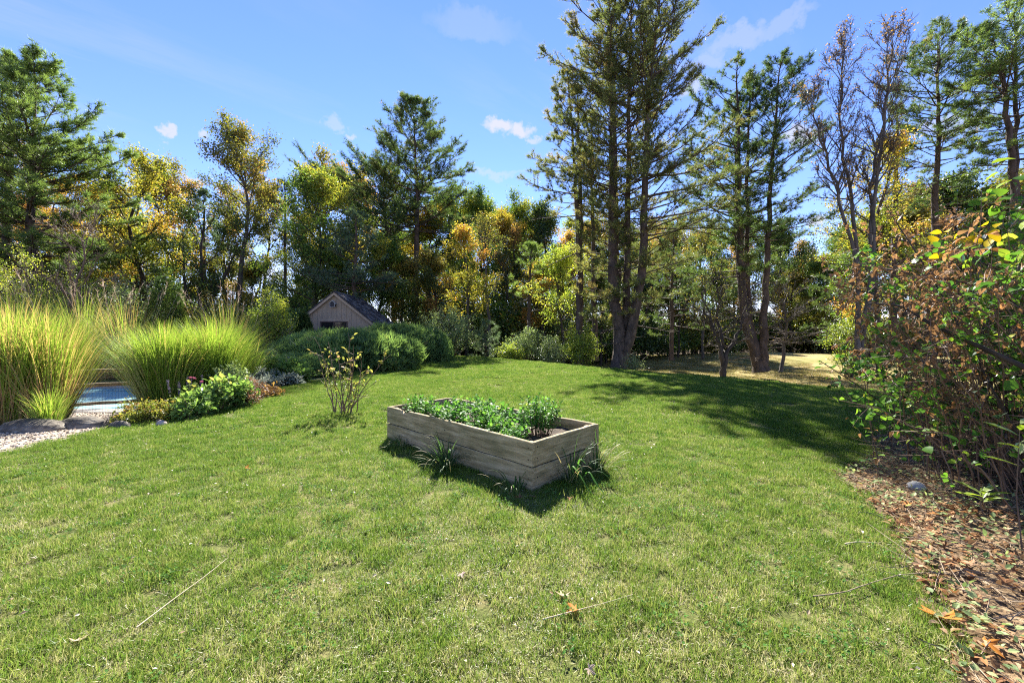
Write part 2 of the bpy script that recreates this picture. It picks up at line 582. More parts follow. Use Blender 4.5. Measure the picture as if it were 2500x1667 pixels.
# pool: a sunken basin with water and a pale coping
wm, N, L, out = new_mat('turquoise pool water')
p = N.new('ShaderNodeBsdfPrincipled')
p.inputs['Roughness'].default_value = .5
p.inputs['Specular IOR Level'].default_value = .12
n = N.new('ShaderNodeTexNoise'); n.inputs['Scale'].default_value = 1.0; n.inputs['Detail'].default_value = 6
geo = N.new('ShaderNodeNewGeometry'); mp = N.new('ShaderNodeMapping'); mp.inputs['Scale'].default_value = (.35, 2.2, 1)
L.new(geo.outputs['Position'], mp.inputs['Vector']); L.new(mp.outputs[0], n.inputs['Vector'])
rp = ramp(N, [(.3, (.10, .21, .22)), (.44, (.22, .40, .40)), (.66, (.30, .48, .47))])
L.new(n.outputs['Fac'], rp.inputs[0]); L.new(rp.outputs[0], p.inputs['Base Color'])
b = N.new('ShaderNodeBump'); b.inputs['Strength'].default_value = .25; b.inputs['Distance'].default_value = .05
n2 = N.new('ShaderNodeTexNoise'); n2.inputs['Scale'].default_value = 5; L.new(geo.outputs['Position'], n2.inputs['Vector'])
L.new(n2.outputs['Fac'], b.inputs['Height']); L.new(b.outputs[0], p.inputs['Normal'])
L.new(p.outputs[0], out.inputs[0])
mb = MB()
x0, x1, y0, y1 = POOL
nx, ny = 41, 21
X, Y = np.meshgrid(np.linspace(x0, x1, nx), np.linspace(y0, y1, ny))
V = np.stack([X, Y, np.full_like(X, -.55)], -1).reshape(-1, 3)
i = np.arange(ny - 1)[:, None] * nx + np.arange(nx - 1)[None]
mb.add(V, np.stack([i, i + 1, i + nx + 1, i + nx], -1).reshape(-1, 4))
mb.obj('pool_water', wm, None, True, 'structure')
mb = MB()
for lo, hi in (((x0 - .45, y0 - .45, -.9), (x1 + .45, y0, -.38)), ((x0 - .45, y1, -.9), (x1 + .45, y1 + .8, -.38)),
               ((x0 - .45, y0, -.9), (x0, y1, -.38)), ((x1, y0, -.9), (x1 + .45, y1, -.38))):
    mb.box(lo, hi)
mb.obj('pool_coping', CONCRETE, None, False, 'structure')


# ------------------------------------------------------------------ grass
def blade_patch(name, size, n, h, w, mat, seed, straw=.2, lie=.25):
    r = np.random.default_rng(seed)
    root = np.stack([r.uniform(-size / 2, size / 2, n), r.uniform(-size / 2, size / 2, n), np.full(n, -.004)], 1)
    dry = r.random(n) < straw
    a = r.uniform(0, 2 * np.pi, n)
    lean = np.where(dry, r.uniform(.5, 1.35, n), np.abs(r.normal(.28, .3, n)))
    lean = np.where(r.random(n) < lie, lean + .5, lean)
    hh = h * r.uniform(.5, 1.25, n) * np.where(dry, .9, 1)
    d = np.stack([np.cos(a) * np.sin(lean), np.sin(a) * np.sin(lean), np.cos(lean)], 1)
    lean2 = np.minimum(lean * 1.7 + .15, 1.5)
    d2 = np.stack([np.cos(a) * np.sin(lean2), np.sin(a) * np.sin(lean2), np.cos(lean2)], 1)
    fa = r.uniform(0, 2 * np.pi, n)
    side = np.stack([np.cos(fa), np.sin(fa), np.zeros(n)], 1) * (w * r.uniform(.6, 1.2, n))[:, None] * .5
    mid = root + d * (hh * .55)[:, None]
    tip = mid + d2 * (hh * .5)[:, None]
    V = np.stack([root - side, root + side, mid + side * .8, mid - side * .8, tip], 1).reshape(-1, 3)
    o = (np.arange(n) * 5)[:, None]
    q = o + np.array([[0, 1, 2, 3]]); t = o + np.array([[3, 2, 4]])
    tint = np.where(dry, r.uniform(.78, 1, n), r.uniform(0.0, .6, n))
    mb = MB()
    mb.add(V, [q, t], tint)
    return bpy.data.objects.new(name, mb.mesh(name, mat))


def scatter_gn(name, pts, rot, scl, idx, protos, kind='stuff'):
    c = bpy.data.collections.new(name + ' sources')
    for o in protos:
        c.objects.link(o)
    me = bpy.data.meshes.new(name)
    me.vertices.add(len(pts))
    me.vertices.foreach_set('co', np.asarray(pts, np.float32).ravel())
    a = me.attributes.new('rot', 'FLOAT_VECTOR', 'POINT'); a.data.foreach_set('vector', np.asarray(rot, np.float32).ravel())
    a = me.attributes.new('scl', 'FLOAT', 'POINT'); a.data.foreach_set('value', np.asarray(scl, np.float32))
    a = me.attributes.new('idx', 'INT', 'POINT'); a.data.foreach_set('value', np.asarray(idx, np.int32))
    o = obj(name, me, None, None, kind)
    ng = bpy.data.node_groups.new(name + ' scatter', 'GeometryNodeTree')
    ng.interface.new_socket('Geometry', in_out='INPUT', socket_type='NodeSocketGeometry')
    ng.interface.new_socket('Geometry', in_out='OUTPUT', socket_type='NodeSocketGeometry')
    N, L = ng.nodes, ng.links
    gi, go = N.new('NodeGroupInput'), N.new('NodeGroupOutput')
    ip = N.new('GeometryNodeInstanceOnPoints')
    ci = N.new('GeometryNodeCollectionInfo')
    ci.inputs['Collection'].default_value = c
    ci.inputs['Separate Children'].default_value = True
    ci.inputs['Reset Children'].default_value = True
    ip.inputs['Pick Instance'].default_value = True

    def attr(nm, t):
        n = N.new('GeometryNodeInputNamedAttribute'); n.data_type = t
        n.inputs['Name'].default_value = nm
        return n.outputs['Attribute']
    L.new(gi.outputs[0], ip.inputs['Points'])
    L.new(ci.outputs[0], ip.inputs['Instance'])
    L.new(attr('idx', 'INT'), ip.inputs['Instance Index'])
    L.new(attr('rot', 'FLOAT_VECTOR'), ip.inputs['Rotation'])
    L.new(attr('scl', 'FLOAT'), ip.inputs['Scale'])
    L.new(ip.outputs[0], go.inputs[0])
    md = o.modifiers.new('scatter', 'NODES')
    md.node_group = ng
    return o


def grass_mat(name, stops, amp, trans=.5):
    """blade colour from the blade's own tint, shifted by dry and lush areas of the lawn"""
    m, N, L, out = new_mat(name)
    at = N.new('ShaderNodeAttribute'); at.attribute_name = 'tint'
    geo = N.new('ShaderNodeNewGeometry')
    def ns(scale, detail):
        n = N.new('ShaderNodeTexNoise'); n.inputs['Scale'].default_value = scale; n.inputs['Detail'].default_value = detail
        L.new(geo.outputs['Position'], n.inputs['Vector'])
        return n.outputs['Fac']
    def mt(op, a, b, c=None, cl=False):
        x = N.new('ShaderNodeMath'); x.operation = op; x.use_clamp = cl
        for i, v in enumerate((a, b, c)):
            if v is None: continue
            if isinstance(v, (int, float)): x.inputs[i].default_value = v
            else: L.new(v, x.inputs[i])
        return x.outputs[0]
    big = mt('MULTIPLY', mt('SUBTRACT', ns(.55, 3), .5), amp * .55)
    sml = mt('MULTIPLY', mt('SUBTRACT', ns(5.5, 5), .5), amp * 1.15)
    sep = N.new('ShaderNodeSeparateXYZ'); L.new(geo.outputs['Position'], sep.inputs[0])
    # the part of the lawn near the house is drier, the crest is lush
    near = mt('MULTIPLY_ADD', mt('MULTIPLY', sep.outputs['Y'], -.085, None), 1.0, .45, True)
    dry = mt('MULTIPLY_ADD', near, .6, -.02)
    f = mt('ADD', mt('ADD', mt('ADD', at.outputs['Fac'], big), sml), dry, None, True)
    rp = ramp(N, stops)
    L.new(f, rp.inputs[0])
    di = N.new('ShaderNodeBsdfDiffuse'); L.new(rp.outputs[0], di.inputs['Color'])
    tr = N.new('ShaderNodeBsdfTranslucent'); L.new(rp.outputs[0], tr.inputs['Color'])
    mx = N.new('ShaderNodeMixShader'); mx.inputs[0].default_value = trans
    L.new(di.outputs[0], mx.inputs[1]); L.new(tr.outputs[0], mx.inputs[2])
    gl = N.new('ShaderNodeBsdfGlossy'); gl.inputs['Roughness'].default_value = .5
    fr = N.new('ShaderNodeFresnel'); fr.inputs['IOR'].default_value = 1.4
    mu = N.new('ShaderNodeMath'); mu.operation = 'MULTIPLY'; mu.inputs[1].default_value = .05; L.new(fr.outputs[0], mu.inputs[0])
    m2 = N.new('ShaderNodeMixShader'); L.new(mu.outputs[0], m2.inputs[0]); L.new(mx.outputs[0], m2.inputs[1]); L.new(gl.outputs[0], m2.inputs[2])
    L.new(m2.outputs[0], out.inputs[0])
    return m


GRASS = grass_mat('lawn grass blades', [(0, (.085, .165, .02)), (.35, (.165, .265, .035)), (.6, (.29, .32, .07)), (.8, (.43, .39, .18)), (1, (.62, .56, .36))], 1.0)
DRYGRASS = leaf_mat('dry field grass blades', [(0, (.14, .17, .035)), (.4, (.26, .22, .07)), (.7, (.38, .27, .12)), (1, (.45, .30, .16))], .45, .3, .5, (1, 1, 1), .5, .35)


def grass_zone(name, ymin, ymax, cell, protos, xlim=1.45, pred=is_lawn, smin=.85, smax=1.2, seed=3):
    r = np.random.default_rng(seed)
    ys = np.arange(ymin, ymax, cell)
    P = []
    for y in ys:
        xm = min(abs(y) * xlim + 2.2, 26)
        xs = np.arange(-xm, xm, cell)
        P.append(np.stack([xs, np.full_like(xs, y)], 1))
    P = np.concatenate(P) + r.uniform(-cell * .35, cell * .35, (sum(len(p) for p in P), 2))
    P = P[pred(P[:, 0], P[:, 1])]
    n = len(P)
    pts = np.stack([P[:, 0], P[:, 1], gz(P[:, 0], P[:, 1])], 1)
    rot = np.stack([r.normal(0, .03, n), r.normal(0, .03, n), r.uniform(0, 6.28, n)], 1)
    return scatter_gn(name, pts, rot, r.uniform(smin, smax, n), r.integers(0, len(protos), n), protos)


near_p = [blade_patch('near grass patch', .30, 1500, (.036, .052, .044, .06)[k], .0038, GRASS, 20 + k, (.3, .2, .26, .16)[k], .35) for k in range(4)]
mid_p = [blade_patch('mid grass patch', .55, 2400, (.042, .05, .056, .066)[k], .0065, GRASS, 30 + k, .16) for k in range(4)]
far_p = [blade_patch('far grass patch', 1.1, 3200, .06, .014, GRASS, 40 + k, .1) for k in range(3)]
field_p = [blade_patch('field grass patch', 1.6, 1800, .06, .02, DRYGRASS, 50 + k, .4, .5) for k in range(3)]
grass_zone('grass', .6, 6.4, .235, near_p)
grass_zone('grass', 6.3, 14.5, .43, mid_p, 1.4, seed=4)
grass_zone('grass', 14.3, 34, .85, far_p, 1.35, seed=5)


tuft_p = [blade_patch('coarse tuft', .16, 90, .085, .005, GRASS, 60 + k, .25, .5) for k in range(3)]
grass_zone('coarse_grass', .9, 9, .5, tuft_p, 1.4, lambda x, y: is_lawn(x, y) & (np.sin(x * 7.3 + y * 3.1) + np.sin(y * 5.7 - x * 2.2) > .55), .6, 1.25, 7)
CLOVER = leaf_mat('clover leaves', [(0, (.05, .13, .03)), (.6, (.10, .22, .05)), (1, (.2, .3, .09))], .4, 0)
r_ = np.random.default_rng(8)
cc = r_.uniform((-5.5, 1.5), (3.6, 7.5), (170, 2))
cp = (cc[:, None] + r_.normal(0, .09, (170, 26, 2))).reshape(-1, 2)
cp = cp[is_lawn(cp[:, 0], cp[:, 1])]
n = len(cp)
mb = MB()
for k in range(3):
    a = r_.uniform(0, 6.28, n)
    d = np.stack([np.cos(a), np.sin(a), r_.uniform(-.1, .5, n)], 1)
    mb.scatter(LEAF_V * np.array([1, 1.5, 1]), LEAF_F, np.stack([cp[:, 0], cp[:, 1], gz(cp[:, 0], cp[:, 1]) + r_.uniform(.03, .05, n)], 1), frames(d, r_.normal(0, .3, (n, 3)) + np.array([0, 0, 1.])), r_.uniform(.011, .02, n), r_.random(n))
mb.obj('clover_patches', CLOVER, None, False, 'stuff')
cp = r_.uniform((-7, 1.4), (3.8, 9), (900, 2)); cp = cp[is_lawn(cp[:, 0], cp[:, 1])]
n = len(cp)
mb = MB()
d = rand_dirs(n, r_) * np.array([1, 1, .3])
mb.scatter(LEAF_V, LEAF_F, np.stack([cp[:, 0], cp[:, 1], gz(cp[:, 0], cp[:, 1]) + .045], 1), frames(d, r_.normal(0, .4, (n, 3)) + np.array([0, 0, 1.])), r_.uniform(.012, .032, n), r_.random(n))
mb.obj('leaf_scraps', leaf_mat('leaf scraps', [(0, (.3, .19, .1)), (.6, (.5, .4, .27)), (1, (.6, .52, .4))], .35, .3, .5, (1, 1, .9)), None, False, 'stuff')


def field_pred(x, y):
    return (crest(x, y) > 4.7) & (x > 3) & (x < 60) & ~pip(BED, x, y)


grass_zone('field_grass', 14, 58, 1.3, field_p, 1.3, field_pred, .8, 1.3, 6)


# ------------------------------------------------------------------ trees: builders
def path_pts(ctrl, n):
    """smooth polyline through control points"""
    c = np.asarray(ctrl, float)
    t = np.linspace(0, len(c) - 1, n)
    k = np.clip(t.astype(int), 0, len(c) - 2)
    u = (t - k)[:, None]
    p0 = c[np.maximum(k - 1, 0)]; p1 = c[k]; p2 = c[k + 1]; p3 = c[np.minimum(k + 2, len(c) - 1)]
    return .5 * ((2 * p1) + (-p0 + p2) * u + (2 * p0 - 5 * p1 + 4 * p2 - p3) * u ** 2 + (-p0 + 3 * p1 - 3 * p2 + p3) * u ** 3)


def pine_trunk(parts, ctrl, r0, r, t0=.25, nb=70, Lmax=3.5, prof=None, az_w=None, e_low=-5, e_high=48, foliage0=.35, tuft=.2, dens=3.2, tint0=.5, sides=10, dead=0, tk=5, twig_len=.42):
    """one pine trunk with its limbs and needle tufts; parts = (trunk mesh builder, branch builder, needle builder)"""
    TB, BB, NB = parts
    P = path_pts(ctrl, 22)
    P[1:-1, :2] += r.normal(0, .035, (20, 2))
    hgt = P[-1, 2] - P[0, 2]
    u = np.linspace(0, 1, 22)
    rad = r0 * (1 - u) ** .85 + .018
    rad[0] *= 1.35; rad[1] *= 1.1
    TB.tube(P, rad, sides)
    if prof is None:
        prof = lambda t: (1 - t) ** .75 * (.55 + .45 * min(1, (t - t0) / .12 + .3))
    ts = t0 + (1 - t0) * np.sort(r.random(nb)) ** .85
    ts = np.minimum(ts, .985)
    az = r.uniform(0, 2 * np.pi) + np.arange(nb) * 2.4 + r.normal(0, .35, nb)
    pos_all, dir_all, tint_all = [], [], []
    for k in range(nb + dead):
        isdead = k >= nb
        if isdead:
            t = r.uniform(.1, t0 + .12); a = r.uniform(0, 6.28); Lb = r.uniform(.6, 2.2)
        else:
            t, a = ts[k], az[k]
            Lb = Lmax * prof(t) * r.uniform(.6, 1.12)
        if az_w is not None:
            Lb *= az_w(a, t)
        if Lb < .25:
            Lb = .25
        i = min(int(t * 21), 20); f = t * 21 - i
        p0 = P[i] * (1 - f) + P[i + 1] * f
        rr = min(rad[i] * .5, .012 + .011 * Lb)
        e = R(e_low + (e_high - e_low) * ((t - t0) / (1 - t0)) ** 1.1 + r.normal(0, 7)) if not isdead else R(r.uniform(-25, 5))
        m = 7
        s = np.linspace(0, 1, m)
        aa = a + np.cumsum(r.normal(0, .07, m))
        ee = e + (s ** 1.5) * R(22 if not isdead else -5) + np.cumsum(r.normal(0, .05, m))
        step = Lb / (m - 1)
        d = np.stack([np.cos(aa) * np.cos(ee), np.sin(aa) * np.cos(ee), np.sin(ee)], 1)
        B = p0 + np.concatenate([[np.zeros(3)], np.cumsum(d[:-1] * step, 0)])
        BB.tube(B, rr * (1 - s * .85), 4)
        nt = max(3, int(Lb * dens))
        st = r.uniform(0.1 if isdead else foliage0, 1, nt)
        if not isdead:
            st[-1] = 1.0
        j = np.minimum((st * (m - 1)).astype(int), m - 2); fr = (st * (m - 1) - j)[:, None]
        tp = B[j] * (1 - fr) + B[j + 1] * fr
        sg = np.where(np.arange(nt) % 2 == 0, 1, -1) * r.uniform(.35, 1.15, nt)
        sg[-1] = 0
        ta = aa[j] + sg
        te = r.normal(.2, .22, nt) + ee[j] * .4
        tl = twig_len * (.5 + .9 * (1 - st) ** .7) * min(Lb, 3.4) ** .75 * r.uniform(.55, 1.1, nt)
        td = np.stack([np.cos(ta) * np.cos(te), np.sin(ta) * np.cos(te), np.sin(te)], 1)
        end = tp + td * tl[:, None] + np.array([0, 0, 1.]) * (tl * .1)[:, None]
        midp = (tp + end) / 2 - np.array([0, 0, 1.]) * (tl * .05)[:, None]
        BB.tubes(np.stack([tp, midp, end], 1), np.stack([np.full(nt, .009), np.full(nt, .007), np.full(nt, .004)], 1) * (1 + .25 * Lb), 3)
        if isdead:
            continue
        q = np.linspace(.3, 1.02, tk)
        pp = tp[:, None] + (end - tp)[:, None] * q[None, :, None] + r.normal(0, .035 * (tuft / .2), (nt, tk, 3))
        dd = td[:, None] + np.array([0, 0, .35]) + r.normal(0, .4, (nt, tk, 3))
        pos_all.append(pp.reshape(-1, 3)); dir_all.append(dd.reshape(-1, 3))
        tint_all.append(np.full(nt * tk, np.clip(tint0 + r.normal(0, .14), 0, .9)))
    pos = np.concatenate(pos_all); dirs = unit(np.concatenate(dir_all)); tint = np.concatenate(tint_all)
    n = len(pos)
    tint = np.clip(tint + r.normal(0, .13, n) + (r.random(n) < .02) * .4, 0, 1)
    NB.scatter(TUFT[0], TUFT[1], pos, frames(dirs, rand_dirs(n, r)), tuft * r.uniform(.7, 1.25, n), tint)


def pine(label, loc, trunks, mat, seed, group=None, bark=None, name='pine_tree'):
    """trunks: list of dicts for pine_trunk; control points are relative to loc"""
    r = np.random.default_rng(seed)
    root = thing(name, label, 'pine tree', loc, 0, group)
    for td in trunks:
        td = dict(td)
        parts = (MB(), MB(), MB())
        ctrl = td.pop('ctrl'); r0 = td.pop('r0')
        pine_trunk(parts, ctrl, r0, r, **td)
        tk = parts[0].obj('trunk', bark or BARK_PINE, root, True)
        parts[1].obj('branches', bark or BARK_PINE, tk, True, 'stuff')
        parts[2].obj('needles', mat, tk, False, 'stuff')
    return root


def decid_parts(seed, Hh, r0, cb=.3, rad=3.0, tc=.6, nlimb=16, nsub=7, ntwig=5, nleaf=9000, leaf=.12, cluster=.22, elev=(25, 65), ctrl=None, fork=0, flat=.35, tmpl=None, wand=.05, topw=.0, droop=0.0):
    """trunk, limbs and leaves of a broadleaf tree standing at the origin"""
    r = np.random.default_rng(seed)
    TB, NB = MB(), MB()
    trunks = []
    if ctrl is None:
        ctrl = [(0, 0, -.1), (r.normal(0, .2), r.normal(0, .2), Hh * .35), (r.normal(0, .3), r.normal(0, .3), Hh * .7), (r.normal(0, .3), r.normal(0, .3), Hh * .96)]
    for c in (ctrl if isinstance(ctrl[0], list) else [ctrl]):
        P = path_pts(c, 16)
        P[1:-1, :2] += r.normal(0, wand, (14, 2))
        u = np.linspace(0, 1, 16)
        rad_t = r0 * (1 - u) ** .8 + .012
        rad_t[0] *= 1.3
        TB.tube(P, rad_t, 8)
        trunks.append((P, rad_t))
    tips, tts = [], []
    per = max(3, nlimb // len(trunks))
    for P, rad_t in trunks:
        ts = cb + (1 - cb) * np.sort(r.random(per))
        az = r.uniform(0, 6.28) + np.arange(per) * 2.4
        for k in range(per):
            t = min(ts[k], .98)
            i = min(int(t * 15), 14); f = t * 15 - i
            p0 = P[i] * (1 - f) + P[i + 1] * f
            env = rad * math.sqrt(max(.06, 1 - ((t - tc) / (1.06 - tc if t > tc else tc - cb + .18)) ** 2))
            Lb = env * r.uniform(.75, 1.15)
            e = R(elev[0] + (elev[1] - elev[0]) * (t - cb) / (1 - cb) + r.normal(0, 8))
            m = 7
            s = np.linspace(0, 1, m)
            aa = az[k] + np.cumsum(r.normal(0, .12, m)); ee = e + np.cumsum(r.normal(.02, .09, m)) - droop * s
            d = np.stack([np.cos(aa) * np.cos(ee), np.sin(aa) * np.cos(ee), np.sin(ee)], 1)
            B = p0 + np.concatenate([[np.zeros(3)], np.cumsum(d[:-1] * Lb / (m - 1), 0)])
            rr = min(rad_t[i] * .6, .015 + .014 * Lb)
            TB.tube(B, rr * (1 - .8 * s), 5)
            st = r.uniform(.25, 1, nsub); st[0] = 1
            j = np.minimum((st * (m - 1)).astype(int), m - 2); fr = (st * (m - 1) - j)[:, None]
            sp = B[j] * (1 - fr) + B[j + 1] * fr
            sd = unit(d[j] + r.normal(0, .55, (nsub, 3)) + np.array([0, 0, .25]))
            sl = Lb * .42 * (1.1 - .5 * st) * r.uniform(.6, 1.2, nsub)
            mid = sp + sd * (sl * .5)[:, None] + r.normal(0, .05, (nsub, 3)) * sl[:, None]
            end = sp + sd * sl[:, None] + np.array([0, 0, .08]) * sl[:, None]
            TB.tubes(np.stack([sp, mid, end], 1), np.stack([np.full(nsub, rr * .42), np.full(nsub, rr * .28), np.full(nsub, .006)], 1), 4)
            q = r.uniform(.2, 1, (nsub, ntwig))
            wp = (sp[:, None] + (end - sp)[:, None] * q[..., None]).reshape(-1, 3)
            wd = unit(np.repeat(sd, ntwig, 0) + r.normal(0, .7, (nsub * ntwig, 3)) + np.array([0, 0, .15]))
            wl = np.repeat(sl, ntwig) * r.uniform(.25, .6, nsub * ntwig)
            we = wp + wd * wl[:, None]
            TB.tubes(np.stack([wp, we], 1), np.stack([np.full(len(wp), .008), np.full(len(wp), .003)], 1), 3)
            qq = r.uniform(.35, 1.05, (len(wp), 3))
            tips.append((wp[:, None] + (we - wp)[:, None] * qq[..., None]).reshape(-1, 3))
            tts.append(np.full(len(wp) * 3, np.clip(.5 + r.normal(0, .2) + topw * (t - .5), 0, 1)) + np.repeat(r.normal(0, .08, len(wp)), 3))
    tips = np.concatenate(tips); tts = np.concatenate(tts)
    if nleaf:
        k = r.integers(0, len(tips), nleaf)
        pos = tips[k] + r.normal(0, cluster, (nleaf, 3)) * np.array([1, 1, .8])
        up = unit(r.normal(0, .75, (nleaf, 3)) + np.array([0, 0, 1.]))
        x = rand_dirs(nleaf, r) + np.array([0, 0, -flat])
        tv, tf = tmpl or (LEAF_V, LEAF_F)
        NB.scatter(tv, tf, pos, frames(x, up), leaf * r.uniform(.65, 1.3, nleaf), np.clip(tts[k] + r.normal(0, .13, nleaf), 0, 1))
    return TB, NB


def tree(name, label, cat, loc, TB, NB, bark, lmat, rotz=0, group=None, scale=1.0):
    root = thing(name, label, cat, loc, rotz, group)
    root.scale = (scale,) * 3
    TB.obj('trunk', bark, root, True)
    if NB is not None and NB.n:
        NB.obj('crown', lmat, root, False, 'stuff')
    return root


def copy_tree(root, label, loc, rotz, scale, lmat=None, group=None):
    c = root.copy()
    COL.objects.link(c)
    c.location = loc; c.rotation_euler = (0, 0, rotz); c.scale = scale if isinstance(scale, tuple) else (scale,) * 3
    c['label'] = label
    if group:
        c['group'] = group
    elif 'group' in c:
        del c['group']
    for ch in list(root.children):
        d = ch.copy()
        COL.objects.link(d)
        d.parent = c
        if lmat is not None and d.name.startswith(('crown', 'foliage')):
            d.material_slots[0].link = 'OBJECT'
            d.material_slots[0].material = lmat
    return c


def at(px, Z, dz=0.0):
    x = wx(px, Z)
    return (x, Z, g(x, Z) + dz)


def topz(py, px, Z):
    """height above the ground at its foot of something that reaches pixel row py"""
    return wz(py, Z) - g(wx(px, Z), Z)


# ------------------------------------------------------------------ the tall pines
def tr(px, Z0, Z, pts, **k):
    """trunk control points given as (pixel column, pixel row) at distance Z, made relative to the tree's foot"""
    bx, by, bz = at(px, Z0)
    c = [(wx(qx, Z) - bx, Z - by + dy, wz(qy, Z) - bz) for qx, qy, dy in pts]
    return dict(ctrl=c, **k)


ZP = 22.5
right_long = lambda a, t: 1.0 + .6 * max(0, math.cos(a)) * (1 if t < .6 else 0) - .35 * max(0, -math.cos(a)) * (1 if t < .6 else 0)
pf_big = lambda t: (.42 + .62 * math.sin(min(1, max(0, (t - .2) / .8)) * math.pi * .62)) * (1.0 if t < .85 else max(.2, (1 - t) / .15) ** .55)
big = [
    tr(1500, ZP, ZP, [(1508, 905, 0), (1512, 820, 0), (1500, 700, .2), (1497, 520, .2), (1500, 300, .4), (1490, 80, .4), (1492, 40, .4)], r0=.36, t0=.2, nb=106, Lmax=3.79, prof=pf_big, foliage0=.42, dens=4.0, tuft=.23, dead=14, tint0=.55, tk=6),
    tr(1500, ZP, ZP, [(1512, 903, -.1), (1530, 800, .2), (1537, 660, .5), (1538, 450, .6), (1545, 200, .7), (1550, 6, .6)], r0=.28, t0=.3, nb=96, Lmax=3.68, prof=pf_big, foliage0=.42, dens=4.0, tuft=.23, dead=8, tint0=.5, tk=6),
    tr(1500, ZP, ZP, [(1514, 903, .1), (1545, 780, -.3), (1562, 620, -.6), (1566, 420, -.7), (1575, 220, -.8), (1598, 30, -.8)], r0=.30, t0=.24, nb=106, Lmax=3.91, prof=pf_big, az_w=right_long, foliage0=.42, dens=4.0, tuft=.23, dead=6, tint0=.42, tk=6),
    tr(1500, ZP, ZP, [(1509, 905, .3), (1520, 760, 1.0), (1522, 560, 1.5), (1520, 300, 1.7), (1518, 80, 1.6)], r0=.24, t0=.35, nb=78, Lmax=3.45, prof=pf_big, foliage0=.42, dens=4.0, tuft=.23, dead=5, tint0=.5, tk=6),
]
pine('tallest pine, several dark trunks rising from one base at the lawn crest', at(1500, ZP), big, PINE_WARM, 101)
left_long = lambda a, t: 1.0 + .55 * max(0, -math.cos(a)) - .3 * max(0, math.cos(a))
pine('slender reddish twin-trunked pine just left of the tallest pine', at(1408, 24.5), [
    tr(1408, 24.5, 24.5, [(1412, 880, 0), (1415, 700, 0), (1408, 500, 0), (1398, 350, 0), (1385, 180, 0)], r0=.2, t0=.45, nb=56, Lmax=4.5, az_w=left_long, foliage0=.4, dens=4.4, tuft=.25, dead=14, tint0=.55, tk=6),
    tr(1408, 24.5, 24.5, [(1414, 880, .1), (1417, 690, .1), (1417, 500, .1), (1415, 330, .1), (1410, 215, .1)], r0=.2, t0=.5, nb=36, Lmax=3.4, az_w=left_long, foliage0=.4, dens=4.4, tuft=.25, dead=6, tint0=.6, tk=6)],
    PINE_WARM, 102)
pine('thin straight pine with one pole trunk between the twin-trunked and tallest pines', at(1452, 25.5), [
    tr(1452, 25.5, 25.5, [(1452, 880, 0), (1450, 650, 0), (1446, 450, 0), (1446, 280, 0)], r0=.17, t0=.5, nb=34, Lmax=2.4, foliage0=.45, dead=10, tint0=.55)], PINE_WARM, 103)
ZR = 27.0
pf_r = lambda t: (.5 + .5 * math.sin(min(1, max(0, (t - .3) / .7)) * math.pi * .6)) * (1.0 if t < .8 else max(.2, (1 - t) / .2) ** .8)
rp_t = [
    tr(1850, ZR, ZR, [(1858, 905, 0), (1838, 840, 0), (1815, 760, 0), (1806, 600, 0), (1803, 400, 0), (1800, 160, 0)], r0=.42, t0=.44, nb=84, Lmax=3.6, prof=pf_r, foliage0=.55, dens=4.2, tuft=.25, dead=16, tint0=.5, az_w=left_long, tk=6),
    tr(1850, ZR, ZR, [(1860, 905, .1), (1846, 830, .3), (1838, 740, .5), (1836, 560, .6), (1838, 350, .6), (1845, 190, .6)], r0=.27, t0=.42, nb=54, Lmax=2.8, prof=pf_r, foliage0=.55, dens=4.2, tuft=.25, dead=8, tint0=.5, tk=6),
    tr(1850, ZR, ZR, [(1862, 905, -.1), (1856, 820, -.3), (1858, 720, -.5), (1862, 560, -.6), (1875, 350, -.6), (1892, 165, -.6)], r0=.3, t0=.44, nb=84, Lmax=3.5, prof=pf_r, foliage0=.55, dens=4.2, tuft=.25, dead=14, tint0=.45, tk=6),
    tr(1850, ZR, ZR, [(1858, 905, .3), (1842, 800, .9), (1822, 600, 1.1), (1820, 380, 1.2), (1825, 215, 1.2)], r0=.2, t0=.45, nb=50, Lmax=2.3, prof=pf_r, foliage0=.42, dens=4.2, tuft=.25, dead=4, tint0=.5, tk=6)]
pine('multi-stemmed pine with a leaning thick base standing in the dry lower field', at(1850, ZR), rp_t, PINE_G, 104)
ZC = 42.0
pf_c = lambda t: min(1.0, ((1 - t) / .42)) ** .65
pine('tall open-crowned pine standing alone behind the shed', at(1012, ZC), [
    tr(1012, ZC, ZC, [(1012, 860, 0), (1014, 700, 0), (1020, 520, 0), (1015, 400, 0), (1008, 255, 0)], r0=.36, t0=.42, nb=110, Lmax=6.9, prof=pf_c, foliage0=.35, dead=24, tint0=.55, tuft=.35, dens=3.8, tk=7, twig_len=.6)], PINE_G, 105)
pine('shorter pine whose top leans left, directly left of the open-crowned pine', at(955, ZC + 2), [
    tr(955, ZC + 2, ZC + 2, [(962, 860, 0), (960, 720, 0), (945, 580, 0), (938, 500, 0), (930, 420, 0)], r0=.3, t0=.3, nb=85, Lmax=7.6, foliage0=.3, dead=10, tint0=.45, tuft=.35, dens=3.5, twig_len=.6, prof=lambda t: min(1.0, ((1 - t) / .5)) ** .6, az_w=lambda a, t: 1 + .55 * max(0, -math.cos(a)), tk=6)], PINE_G, 106)
pine('grey-green pine with low drooping boughs right behind the shed roof', at(860, 29), [
    tr(860, 29, 29, [(868, 850, 0), (865, 700, 0), (870, 600, 0), (868, 520, 0)], r0=.17, t0=.12, nb=64, Lmax=4.2, foliage0=.25, tint0=.55, tuft=.22, dens=4, e_low=-8, e_high=35, tk=6)], PINE_GREY, 107)
ZL = 26.0
pf_l = lambda t: (1 - t) ** .5 * 1.05
